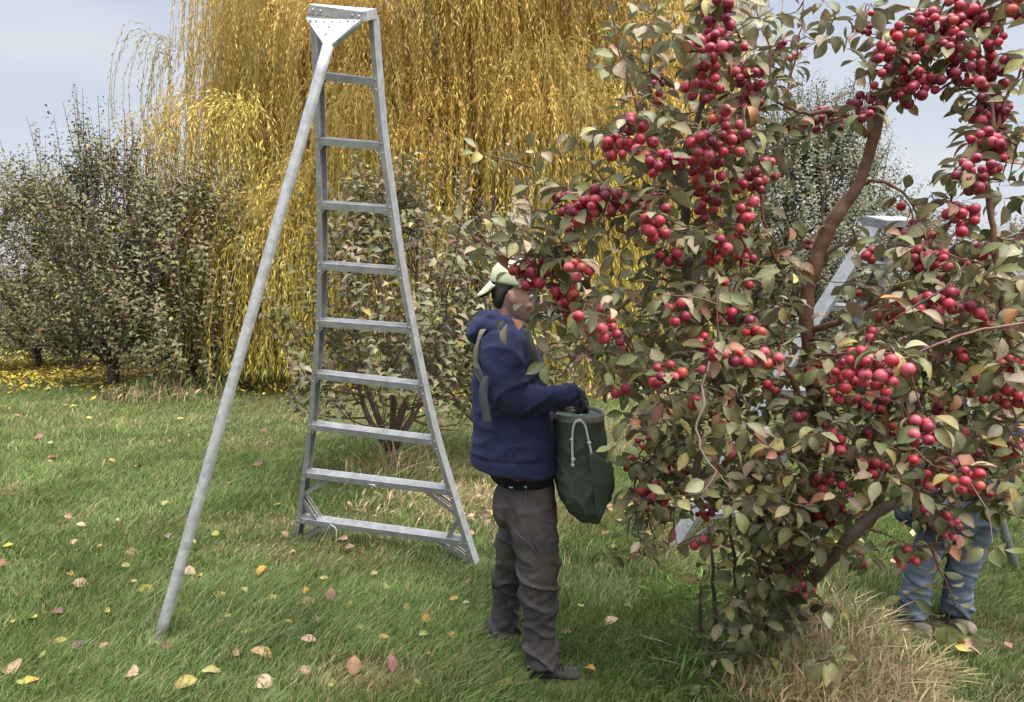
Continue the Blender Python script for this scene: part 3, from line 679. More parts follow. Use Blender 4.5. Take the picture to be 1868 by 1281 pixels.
    for px, py in ((564, 33), (575, 34), (636, 39), (647, 40)): dome_rivet(rv, h0 + (P(px, py, 3.97) - h0) - pn * (pn @ (P(px, py, 3.97) - h0)) + pn * .002, pn, .0055)
    for px, py in ((590, 37), (606, 38), (621, 40), (580, 47), (601, 50), (597, 66)): dome_rivet(rv, h0 + (P(px, py, 3.97) - h0) - pn * (pn @ (P(px, py, 3.97) - h0)) + pn * .002, pn, .004)
    fix(mb.build('cap', M['galv'], smooth=False), rt)
    # pole
    foot = P(287, 1178, 3.72); topp = h2 - pn * .012 + uu * .01
    m4 = MB(); pts = np.linspace(0, 1, 24)[:, None] * (foot - topp) + topp; m4.tube(pts, .0255, 20)
    fix(m4.build('pole', M['galv']), rt)
    m5 = MB(); dn = unit(foot - topp); m5.tube([foot - dn * .03, foot, foot + dn * .02, foot + dn * .05], [.0275, .0275, .018, .005], 14)
    fix(m5.build('foot_spike', M['metal']), rt)
    # hook on the eighth step, cord on the ninth
    a8, b8, d8, u8 = R[8]; hk = onplane(684, 880); m6 = MB()
    m6.tube(smooth_line([hk - d8 * .03 - u8 * .01 + n * .05, hk - d8 * .01 + u8 * .012 + n * .055, hk + d8 * .02 + u8 * .01 + n * .055, hk + d8 * .032 - u8 * .008 + n * .05], 10), .004, 8)
    fix(m6.build('hook', M['rivet']), rt)
    cr_ = [onplane(x, y) + n * k for x, y, k in ((622, 937, .03), (612, 945, .044), (606, 955, .05), (598, 975, .05), (600, 992, .05), (606, 1008, .05), (614, 1000, .055), (621, 975, .055), (619, 957, .05), (609, 950, .045))]
    m7 = MB(); m7.tube(smooth_line(cr_[:6], 30), .0022, 6); m7.tube(smooth_line(cr_[6:] + [cr_[1]], 24), .0032, 6); m7.ell(cr_[6], [A(.006, 0, 0), A(0, .006, 0), A(0, 0, .009)], 8, 6)
    cd = m7.build('cord', M['cordgreen']); tag(cd, 'thin pale green cord looped over the lowest step of the big ladder', 'cord')
ladder_one()

M['dull'] = mat('dull_aluminium', (.25, .25, .245), rough=.6, metal=.45, nscale=16, namt=.3)
def ladder_two():
    F0 = P(1207, 1024, 5.0); F1 = P(1338, 1005, 5.6); T0 = P(1592, 412, 5.15); T1 = P(1655, 412, 5.3)
    rt = root('orchard_ladder', (F0[0], F0[1], 0), 'shorter pale metal tripod ladder mostly hidden behind the crabapple tree', 'ladder', 'tripod orchard ladders')
    ex = unit(T1 - T0); up = unit(T0 - F0); n = unit(np.cross(ex, up)); n = n if n[1] < 0 else -n
    for a_, b_, sg in ((F0, T0, 1), (F1, T1, -1)):
        t = unit(b_ - a_); a = unit(ex * sg - t * (t @ (ex * sg))); bb = unit(n - t * (n @ t)); mb = MB(); pts = [a_ + (b_ - a_) * k for k in (0, .5, 1)]
        sweep(mb, pts, [a] * 3, [bb] * 3, Cprof(.10, .035, .005)); fix(mb.build('side_rail', M['dull'], smooth=False, bevel=.0015), rt)
    for i in range(1, 8):
        k = i / 8 + .02; p = F0 + (T0 - F0) * k; q = F1 + (T1 - F1) * k; d = unit(q - p); u = unit(np.cross(n, d)); u = u if u[2] > 0 else -u
        mb = MB(); mb.box((p + q) / 2, [d * (np.linalg.norm(q - p) / 2 - .005), n * .045, u * .002]); mb.box((p + q) / 2 - u * .018 + n * .04, [d * (np.linalg.norm(q - p) / 2 - .005), n * .002, u * .017])
        fix(mb.build('step', M['dull'], smooth=False, bevel=.001), rt)
    for k in (.03, .11):
        p = F0 + (T0 - F0) * k + n * .03; mb = MB(); q = F0 + (F1 - F0) * .42 + (T0 - F0) * (k + .07); bar(mb, p, q, n, .03, .005); fix(mb.build('brace', M['dull'], smooth=False), rt)
    mb = MB(); c4 = (T0 + T1) / 2 + up * .03; up2 = unit(np.cross(ex, n)); up2 = up2 if up2[2] > 0 else -up2
    mb.box(c4 + up2 * .02, [ex * (np.linalg.norm(T1 - T0) / 2 + .012), n * .085, up2 * .003]); mb.box(c4 + n * .085, [ex * (np.linalg.norm(T1 - T0) / 2 + .012), n * .003, up2 * .02]); mb.box(c4 - n * .085, [ex * (np.linalg.norm(T1 - T0) / 2 + .012), n * .003, up2 * .02])
    for s in (T0 - ex * .012, T1 + ex * .012): mb.box(s + up * .02, [ex * .003, n * .083, up2 * .025])
    fix(mb.build('cap', M['dull'], smooth=False, bevel=.001), rt)
    mb = MB(); top = (T0 + T1) / 2 + n * .09 + A(.06, 0, 0); foot = P(1868, 1088, 4.45); mb.tube([top, (top + foot) / 2, foot], .024, 16); fix(mb.build('pole', M['dull']), rt)
ladder_two()

# ------------------------------------------------------------------ organic bodies: overlapping volumes fused into one skin
DG = None
def fuse(mb, name, m, voxel=.007, smooth_it=6, disp=None, factor=.5):
    o = mb.build(name, m); r_ = o.modifiers.new('fuse', 'REMESH'); r_.mode = 'VOXEL'; r_.voxel_size = voxel; r_.use_smooth_shade = True
    s_ = o.modifiers.new('soft', 'SMOOTH'); s_.iterations = smooth_it; s_.factor = factor
    dg = bpy.context.evaluated_depsgraph_get(); dg.update(); me = bpy.data.meshes.new_from_object(o.evaluated_get(dg))
    old = o.data; o.modifiers.clear(); o.data = me; bpy.data.meshes.remove(old); me.name = name
    if not me.materials: me.materials.append(m)
    if disp:
        k = len(me.vertices); co = np.empty(k * 3, np.float32); me.vertices.foreach_get('co', co); co = co.reshape(-1, 3)
        nn = np.empty(k * 3, np.float32); me.vertex_normals.foreach_get('vector', nn); nn = nn.reshape(-1, 3)
        d = np.array([disp(p) for p in co]); co = co + nn * d[:, None]; me.vertices.foreach_set('co', co.astype(np.float32).ravel())
    me.polygons.foreach_set('use_smooth', [True] * len(me.polygons)); me.update()
    return o
def ring(px0, px1, py, hd, Y, tilt=0, n=28, yaw=0, sq=2.3, dz=0):
    """elliptic section: image extents px0..px1 at row py, half depth hd at depth Y; tilt lowers the right end (px)"""
    c = P((px0 + px1) / 2, py, Y); a = P(px1, py + tilt, Y) - P(px0, py - tilt, Y); a = a / 2
    b = A(0, hd, 0); t = np.arange(n) * 2 * math.pi / n
    cc = np.sign(np.cos(t)) * abs(np.cos(t)) ** (2 / sq); ss = np.sign(np.sin(t)) * abs(np.sin(t)) ** (2 / sq)
    return c + np.outer(cc, a) + np.outer(ss, b)
def tubeP(mb, pts, n=20):
    """pts: px, py, Y, radius in metres"""
    q = np.array([P(a, b, c_) for a, b, c_, _ in pts]); rr = np.array([d for *_, d in pts]); k = max(8, len(pts) * 5)
    mb.tube(smooth_line(q, k), np.interp(np.linspace(0, len(pts) - 1, k), range(len(pts)), rr), n)
def fold(p, fx, fy, fz, amp, sharp=1.0, seed=0.0):
    v = noise.noise(Vector((p[0] * fx + seed, p[1] * fy, p[2] * fz + seed)))
    return amp * (1 - abs(v) * 2.2) ** 1 * sharp

YM = 3.47
def picker():
    b = G(985, 1205); rt = root('person', (b[0], b[1], b[2]), 'person in a navy hoodie and pale cap turned backwards, picking into a green bag', 'person')
    # ---- body: head, neck, in one skin
    mb = MB()
    rows = [(484, 928, 950, .025), (489, 916, 960, .045), (498, 906, 970, .064), (510, 901, 976, .073), (524, 899, 978, .077), (536, 899, 976, .077), (546, 901, 979, .075),
            (556, 905, 979, .071), (566, 912, 978, .064), (575, 920, 976, .055), (584, 932, 974, .045), (590, 944, 970, .03)]
    mb.loft([ring(a, c_, y, d, YM, sq=2.0) for y, a, c_, d in rows])
    tubeP(mb, [(926, 545, YM, .056), (922, 575, YM, .056), (915, 610, YM + .0, .066), (912, 640, YM, .06)])
    tubeP(mb, [(976, 535, YM, .010), (982, 548, YM, .012), (986, 556, YM, .0145), (980, 560, YM, .012)], 12)       # nose
    mb.ell(P(981, 558, YM - .012), [A(.011, 0, 0), A(0, .009, 0), A(0, 0, .008)]); mb.ell(P(981, 558, YM + .012), [A(.011, 0, 0), A(0, .009, 0), A(0, 0, .008)])
    tubeP(mb, [(966, 531, YM - .062, .009), (974, 529, YM - .035, .010), (979, 532, YM, .009), (974, 529, YM + .035, .010), (966, 531, YM + .062, .009)], 10)   # brow
    mb.ell(P(979, 569, YM), [A(.011, 0, 0), A(0, .024, 0), A(0, 0, .006)]); mb.ell(P(978, 574, YM), [A(.011, 0, 0), A(0, .022, 0), A(0, 0, .007)])
    mb.ell(P(971, 587, YM), [A(.014, 0, 0), A(0, .026, 0), A(0, 0, .016)]); mb.ell(P(962, 558, YM - .05), [A(.02, 0, 0), A(0, .014, 0), A(0, 0, .016)])
    for sg in (-1, 1):
        mb.ell(P(934, 545, YM + sg * .078), [A(.014, sg * .004, .004), A(0, .008, 0), A(-.006, 0, .031)]); mb.ell(P(930, 542, YM + sg * .084), [A(.008, sg * .006, 0), A(0, .006, 0), A(-.004, 0, .028)])
    body = fix(fuse(mb, 'body', M['skin'], .0042, 3), rt)
    for sg in (-1, 1):
        e = MB(); e.ell(P(969, 541, YM + sg * .05), [A(.011, 0, 0), A(0, .013, 0), A(0, 0, .009)], 12, 8); ey = fix(e.build('eye', M['eyew']), rt)
        e = MB(); e.ell(P(972.5, 541, YM + sg * .053), [A(.0055, 0, 0), A(0, .008, 0), A(0, 0, .006)], 12, 8); fix(e.build('iris', M['eyed']), rt).parent = rt
    e = MB(); tubeP(e, [(966, 529, YM - .070, .004), (974, 527, YM - .052, .0045), (979, 530, YM - .02, .003)], 8); fix(e.build('eyebrow', M['hair']), rt)
    e = MB(); e.ell(P(983.5, 571.5, YM), [A(.006, 0, 0), A(0, .02, 0), A(0, 0, .006)]); fix(e.build('lips', M['lip']), rt)
    h = MB(); h.loft([ring(a, c_, y, d, YM, sq=2.0) for y, a, c_, d in ((480, 925, 955, .03), (492, 905, 966, .066), (508, 897, 968, .078), (524, 895, 960, .080), (538, 896, 932, .079), (550, 898, 925, .074), (562, 903, 918, .06))])
    fix(fuse(h, 'hair', M['hair'], .005, 2), rt)
    # ---- cap, worn backwards
    c1 = MB(); c1.loft([ring(a, c_, y, d, YM, tilt=tl, sq=2.05) for y, a, c_, d, tl in ((471, 930, 948, .02, 0), (474, 918, 962, .045, 0), (481, 907, 972, .066, 1), (492, 899, 979, .080, 3), (505, 895, 983, .087, 5), (516, 894, 984, .089, 7), (521, 895, 983, .087, 8))])
    capo = fix(c1.build('cap', M['cap']), rt)
    c2 = MB(); pts = []; kk = 14
    for i in range(kk + 1):
        a = math.pi * (i / kk - .5); pts.append((a,))
    up_, dn_ = [], []
    V = []; Fq = []
    for i in range(kk + 1):
        a = math.pi * (i / kk - .5)
        for j in range(6):
            t = j / 5; px = 903 - 8 * math.cos(a) - 26 * t * max(0, math.cos(a)) ** .7; yy = YM + .080 * math.sin(a) * (1 - .12 * t * t)
            py = 513 + 29 * t * max(0, math.cos(a)) ** .6 + 7 * (math.sin(a) ** 2)
            V.append(P(px, py, yy))
    for i in range(kk):
        for j in range(5): q = i * 6 + j; Fq.append((q, q + 1, q + 7, q + 6))
    c2.add(V, Fq); bro = c2.build('brim', M['cap']); sm_ = bro.modifiers.new('thick', 'SOLIDIFY'); sm_.thickness = .004
    fix(bro, rt); bro.parent = capo; bro.location = (0, 0, 0); capo.location = (0, 0, 0)
    c3 = MB(); c3.add([v - A(-.004, 0, .007) for v in V], Fq); u2 = c3.build('brim_underside', M['black']); fix(u2, rt); u2.parent = capo
    c4 = MB(); q0 = P(939, 470, YM); c4.ell(q0, [A(.008, 0, 0), A(0, .008, 0), A(0, 0, .004)], 10, 6); bt = fix(c4.build('button', M['cap']), rt); bt.parent = capo
    # ---- hoodie
    mb = MB()
    rr_ = [(852, 862, 1011, .195, 8), (838, 860, 1012, .205, 8), (820, 861, 1012, .205, 6), (790, 862, 1011, .205, 3), (760, 862, 1009, .205, 0), (725, 862, 1003, .21, 0), (690, 863, 996, .215, 0), (660, 866, 988, .22, 0),
           (635, 869, 978, .222, 0), (615, 873, 969, .21, 0), (600, 880, 960, .17, 0), (588, 888, 952, .12, 0), (575, 896, 945, .09, 0)]
    mb.loft([ring(a, c_, y, d, YM, tilt=tl, sq=2.5) for y, a, c_, d, tl in rr_])
    tubeP(mb, [(912, 622, YM - .15, .080), (918, 660, YM - .205, .083), (926, 700, YM - .22, .080), (940, 724, YM - .215, .074), (968, 730, YM - .20, .063), (1000, 727, YM - .17, .055), (1025, 722, YM - .135, .049), (1041, 719, YM - .115, .046)])
    tubeP(mb, [(918, 622, YM + .15, .080), (930, 665, YM + .21, .078), (945, 710, YM + .22, .072), (975, 732, YM + .20, .06), (1010, 728, YM + .14, .05), (1042, 722, YM + .07, .043)])
    # hood bunched round the neck
    for (x0, y0, ry_, rp, rr2, dp) in ((913, 586, 26, 10, .034, .105), (910, 600, 34, 13, .036, .125)):
        k = 26; ctr = []
        for i in range(k + 1):
            a = 2 * math.pi * i / k; ctr.append(P(x0 + ry_ * 1.15 * math.cos(a), y0 - (4 if math.cos(a) < 0 else -14) * abs(math.cos(a)) + 3 * math.sin(3 * a), YM + dp * math.sin(a)))
        mb.tube(ctr, rr2, 12)
    mb.ell(P(876, 603, YM), [A(.052, 0, .01), A(0, .12, 0), A(-.012, 0, .056)]); mb.ell(P(866, 610, YM - .02), [A(.034, 0, 0), A(0, .08, 0), A(0, 0, .042)])
    mb.ell(P(885, 576, YM), [A(.038, 0, .016), A(0, .10, 0), A(-.01, 0, .022)])
    def hd_(p):
        q = Vector((p[0] * 3.2, p[1] * 3, p[2] * 4.2)); v = noise.noise(q); d = .008 * v
        v2 = noise.noise(Vector((p[0] * 5 + p[2] * 6, p[1] * 4, p[2] * 9 - p[0] * 6))); d += .0075 * (1 - min(1, abs(v2) * 4)) * (1 if p[2] > .55 else .5)
        v3 = noise.noise(Vector((p[0] * 16 - p[2] * 8, p[1] * 8, p[2] * 20))); d += .003 * v3
        e = abs(p[2] - P(936, 826 - 0, YM)[2] - .0 + (p[0] - .0) * .05); d -= .006 * math.exp(-(e / .006) ** 2)     # waistband seam
        return d
    fix(fuse(mb, 'hoodie', M['hoodie'], .0065, 3, hd_), rt)
    cu = MB(); tubeP(cu, [(1034, 720, YM - .122, .049), (1052, 717, YM - .105, .040)]); fix(fuse(cu, 'cuff', M['hoodie'], .005, 2), rt)
    # shirt below the hem
    mb = MB(); mb.loft([ring(a, c_, y, d, YM, tilt=tl, sq=2.3) for y, a, c_, d, tl in ((820, 872, 1008, .17, 6), (846, 876, 1010, .175, 7), (862, 888, 1011, .168, 5), (877, 902, 1010, .16, 1))])
    fix(fuse(mb, 'shirt', M['black'], .007, 3, lambda p: .005 * noise.noise(Vector((p[0] * 14, p[1] * 10, p[2] * 22)))), rt)
    # ---- trousers
    mb = MB()
    mb.loft([ring(a, c_, y, d, YM, sq=2.4) for y, a, c_, d in ((870, 906, 1010, .152), (885, 906, 1012, .160), (905, 908, 1014, .168), (930, 911, 1017, .172), (950, 916, 1018, .165), (962, 924, 1012, .12))])
    tubeP(mb, [(967, 925, YM - .09, .098), (975, 975, YM - .10, .102), (983, 1030, YM - .10, .095), (981, 1052, YM - .105, .088), (983, 1095, YM - .09, .079), (985, 1140, YM - .07, .074), (986, 1175, YM - .06, .074), (989, 1196, YM - .055, .079), (990, 1211, YM - .055, .079)])
    tubeP(mb, [(957, 925, YM + .09, .098), (944, 975, YM + .13, .094), (935, 1020, YM + .18, .084), (928, 1060, YM + .22, .076), (924, 1100, YM + .26, .074), (922, 1135, YM + .28, .075), (919, 1156, YM + .29, .078)])
    mb.ell(P(918, 918, YM), [A(.05, 0, 0), A(0, .15, 0), A(0, 0, .1)])
    zk = P(980, 1055, YM)[2]; za = P(985, 1195, YM)[2]
    def pd_(p):
        v = noise.noise(Vector((p[0] * 6 + p[1] * 3, p[1] * 5, p[2] * 13 + p[0] * 5))); k1 = math.exp(-((p[2] - zk) / .16) ** 2); k2 = math.exp(-((p[2] - za) / .12) ** 2)
        d = (.005 + .012 * k1 + .013 * k2) * (1 - min(1, abs(v) * 4.5))
        v2 = noise.noise(Vector((p[0] * 12 + 7, p[1] * 12, p[2] * 30 - p[0] * 14))); d += (.0022 + .006 * k2 + .004 * k1) * v2
        d += .006 * noise.noise(Vector((p[0] * 5, p[1] * 5, p[2] * 4 + 9))) - .006
        return d
    fix(fuse(mb, 'trousers', M['pants'], .006, 2, pd_), rt)
    # seams, pocket welt, stitched tag, red cord at the waist
    def surf(px, py, hd=None, dd=.0): return P(px, py, YM - hd - dd)
    st = MB()
    tubeP(st, [(958, 878, YM - .158, .0022), (961, 930, YM - .178, .0022), (975, 985, YM - .205, .0022), (984, 1010, YM - .20, .0022)], 6)
    tubeP(st, [(936, 905, YM - .150, .0018), (938, 960, YM - .165, .0018)], 6)
    tubeP(st, [(940, 972, YM - .168, .0022), (962, 990, YM - .199, .0022), (982, 1012, YM - .204, .0022)], 6)
    tubeP(st, [(984, 1050, YM - .193, .0018), (984, 1100, YM - .170, .0018), (986, 1170, YM - .135, .0018)], 6)
    fix(st.build('seam', M['stitch']), rt)
    t1 = MB(); c0 = P(932, 889, YM - .163); t1.box(c0, [A(.013, -.006, 0), A(.001, .002, 0), A(0, 0, .0075)]); tg = fix(t1.build('brand_tag', M['black'], smooth=False), rt)
    t2 = MB()
    for k, hh in ((-.0065, .003), (-.003, .0022), (.0002, .003), (.0035, .0022), (.0068, .0026)): t2.box(c0 + A(k, -.0045 - k * .45, .0005), [A(.0009, -.0004, 0), A(0, .0006, 0), A(0, 0, hh)])
    ww = fix(t2.build('lettering', M['white'], smooth=False), rt); ww.parent = rt
    t3 = MB(); tubeP(t3, [(900, 850, YM - .160, .0025), (905, 862, YM - .170, .0025), (922, 868, YM - .176, .0025), (940, 876, YM - .172, .0025), (955, 876, YM - .166, .0025)], 6); fix(t3.build('cord', M['red']), rt)
    t4 = MB(); t4.tube([P(959, 888, YM - .168), P(959, 889.5, YM - .172)], .006, 10); fix(t4.build('button', M['rivet']), rt)
    # ---- shoes
    for (x0, x1, ys, yt, Y, rz) in ((962, 1060, 1238, 1204, YM - .06, 0), (890, 962, 1176, 1146, YM + .30, 0)):
        s = MB(); k = []
        L_ = x1 - x0
        for t, hh, hw in ((0, .45, .024), (.06, .85, .035), (.2, 1.0, .040), (.38, .95, .040), (.52, .72, .042), (.7, .52, .048), (.86, .40, .046), (.96, .27, .034), (1, .15, .018)):
            c0 = P(x0 + L_ * t, ys, Y); H_ = (ys - yt) / 431 * hh; nn = 16; a = np.arange(nn) * 2 * math.pi / nn
            k.append(np.stack([np.full(nn, c0[0]), c0[1] + hw * np.cos(a), c0[2] + H_ / 2 + H_ / 2 * np.sign(np.sin(a)) * abs(np.sin(a)) ** .8 + .006], 1))
        s.loft(k); so_ = fix(fuse(s, 'shoe', M['shoe'], .004, 2), rt)
        s = MB(); k = []
        for t, hw in ((-.01, .022), (.1, .040), (.4, .038), (.7, .051), (.9, .044), (1.02, .016)):
            c0 = P(x0 + L_ * t, ys, Y); k.append(np.array([c0 + A(0, -hw, -.012), c0 + A(0, hw, -.012), c0 + A(0, hw, .010), c0 + A(0, -hw, .010)]))
        s.loft(k); sl = fix(s.build('sole', M['sole'], smooth=False, bevel=.003), rt)
        s = MB()
        for t in (.50, .57, .64): c0 = P(x0 + L_ * t, ys, Y); hz = (ys - yt) / 431 * (.80 - (t - .5) * 1.3) + .010; s.tube(smooth_line([c0 + A(.006, -.03, hz * .8), c0 + A(0, 0, hz + .006), c0 + A(-.006, .03, hz * .8)], 8), .0022, 5)
        fix(s.build('laces', M['black']), rt)
    # ---- gloved hands: palm, four fingers, thumb
    for (x0, y0, Y, nm) in ((1050, 716, YM - .105, 0), (1056, 726, YM + .05, 1)):
        g = MB(); tubeP(g, [(x0 - 10, y0 + 2, Y, .034), (x0, y0 + 4, Y, .036), (x0 + 6, y0 + 12, Y, .034)]); g.ell(P(x0 + 5, y0 + 12, Y), [A(.030, 0, -.012), A(0, .042, 0), A(.012, 0, .034)])
        for i in range(4):
            dy = (-.033 + .022 * i); ln = (1.0, 1.12, 1.05, .85)[i]
            tubeP(g, [(x0 + 9, y0 + 14, Y + dy, .0105), (x0 + 14, y0 + 20, Y + dy, .0100), (x0 + 12 + 1 * ln, y0 + 20 + 10 * ln, Y + dy, .0095), (x0 + 6, y0 + 20 + 17 * ln, Y + dy, .0085)], 10)
        tubeP(g, [(x0 - 1, y0 + 12, Y - .035, .012), (x0 + 1, y0 + 22, Y - .047, .0115), (x0 + 3, y0 + 32, Y - .04, .010)], 10)
        fix(fuse(g, 'glove', M['glove'], .0035, 2, lambda p: .0015 * noise.noise(Vector(p * 60))), rt)
picker()

# ------------------------------------------------------------------ picking bag
def bag():
    b = P(1062, 957, YM - .02); rt = root('picking_bag', b, 'dark green canvas picking bag with tan rim hanging at the picker front', 'bag')
    mb = MB(); Y = YM - .02
    rows = [(757, 1011, 1101, .150), (775, 1011, 1102, .150), (800, 1011, 1105, .148), (830, 1011, 1111, .146), (860, 1012, 1117, .142), (885, 1014, 1119, .135), (905, 1020, 1114, .122), (925, 1034, 1106, .10), (942, 1050, 1102, .07), (954, 1066, 1096, .035)]
    mb.loft([ring(a, c_, y, d, Y, sq=2.5) for y, a, c_, d in rows])
    def bd(p):
        v = noise.noise(Vector((p[0] * 9 + 3, p[1] * 6, p[2] * 6))); v2 = noise.noise(Vector((p[0] * 16 + p[2] * 9, p[1] * 8, p[2] * 12)))
        lowr = min(1, max(0, (P(1060, 770, Y)[2] - p[2]) / .1))
        return lowr * (.011 * (1 - min(1, abs(v) * 3.2)) + .007 * (1 - min(1, abs(v2) * 4)) - .008)
    fix(fuse(mb, 'bag_body', M['canvas'], .006, 2, bd), rt)
    # open rim: band and dark inside
    mb = MB(); outr = [ring(1010, 1102, y, .153, Y, sq=2.5, n=40) for y in (761, 750)]; inr = [ring(1014, 1098, y, .146, Y, sq=2.5, n=40) for y in (750, 757)]
    V = np.vstack(outr + inr); n = 40; mb.add(V, [(i * n + j, i * n + (j + 1) % n, (i + 1) * n + (j + 1) % n, (i + 1) * n + j) for i in range(3) for j in range(n)])
    fix(mb.build('rim', M['tanweb']), rt)
    # folded bottom flap pulled up at the side
    mb = MB(); e = [(1074, 829), (1084, 826), (1120, 852), (1116, 880), (1104, 930), (1092, 950), (1086, 930), (1082, 880)]
    f0 = np.array([P(x, y, Y - .166 + .03 * ((x - 1074) / 46) ** 1 + .05 * max(0, (y - 880) / 70)) for x, y in e]); mb.loft([f0 + A(0, .004, 0), f0 - A(0, .012, 0)])
    fix(fuse(mb, 'flap', M['canvas'], .004, 3, lambda p: .004 * noise.noise(Vector(p * 16))), rt)
    mb = MB(); yy = Y - .162
    tubeP(mb, [(1045, 846, yy, .0055), (1044, 815, yy, .0048), (1045, 785, yy, .0048), (1050, 770, yy - .004, .0048), (1060, 768, yy - .004, .0048), (1068, 778, yy, .0048), (1073, 800, yy, .0048), (1078, 822, yy, .0048), (1079, 830, yy, .0052)], 10)
    for x, y in ((1043, 802), (1046, 838), (1075, 808), (1058, 767)): mb.ell(P(x, y, yy - .002), [A(.009, 0, 0), A(0, .008, 0), A(0, 0, .0065)], 10, 8)
    mb.ell(P(1045, 848, yy), [A(.0075, 0, 0), A(0, .0065, 0), A(0, 0, .009)], 10, 8)
    fix(mb.build('rope', M['rope']), rt)
    for x, y in ((1060, 758), (1086, 836)): mb = MB(); dome_rivet(mb, P(x, y, yy + .004), A(0, -1, 0), .006); fix(mb.build('eyelet', M['rivet']), rt)
    
    # straps over the shoulders and down the back, with a loose end
    def strap(name, pts, m, wd=.04):
        q = smooth_line([P(x, y, Yy) for x, y, Yy in pts], 26); mb = MB(); T_ = unit(np.gradient(q, axis=0)); cen = P(930, 700, YM)
        L_, R_ = [], []
        for p, t in zip(q, T_):
            o = unit(A(p[0] - cen[0], (p[1] - cen[1]) * 1.1, 0) + A(0, 0, .6 if p[2] > P(900, 625, YM)[2] else 0)); s = unit(np.cross(t, o)); L_.append(np.array([p - s * wd / 2, p + s * wd / 2, p + s * wd / 2 + o * .004, p - s * wd / 2 + o * .004]))
        mb.loft(L_); fix(mb.build(name, m), rt)
    strap('shoulder_strap', [(886, 598, YM - .12), (878, 608, YM - .16), (871, 630, YM - .165), (868, 655, YM - .16), (871, 678, YM - .165), (880, 695, YM - .19)], M['tanweb'], .024)
    strap('shoulder_strap', [(868, 660, YM - .15), (872, 672, YM - .17), (882, 690, YM - .205), (890, 700, YM - .225)], M['greyweb'], .03)
    strap('strap_end', [(893, 690, YM - .262), (884, 702, YM - .262), (882, 725, YM - .262), (886, 750, YM - .262), (890, 771, YM - .262)], M['greyweb'], .036)
    strap('shoulder_strap', [(960, 600, YM - .17), (972, 640, YM - .18), (984, 680, YM - .17), (1000, 720, YM - .15), (1014, 752, YM - .12)], M['greyweb'], .03)
bag()

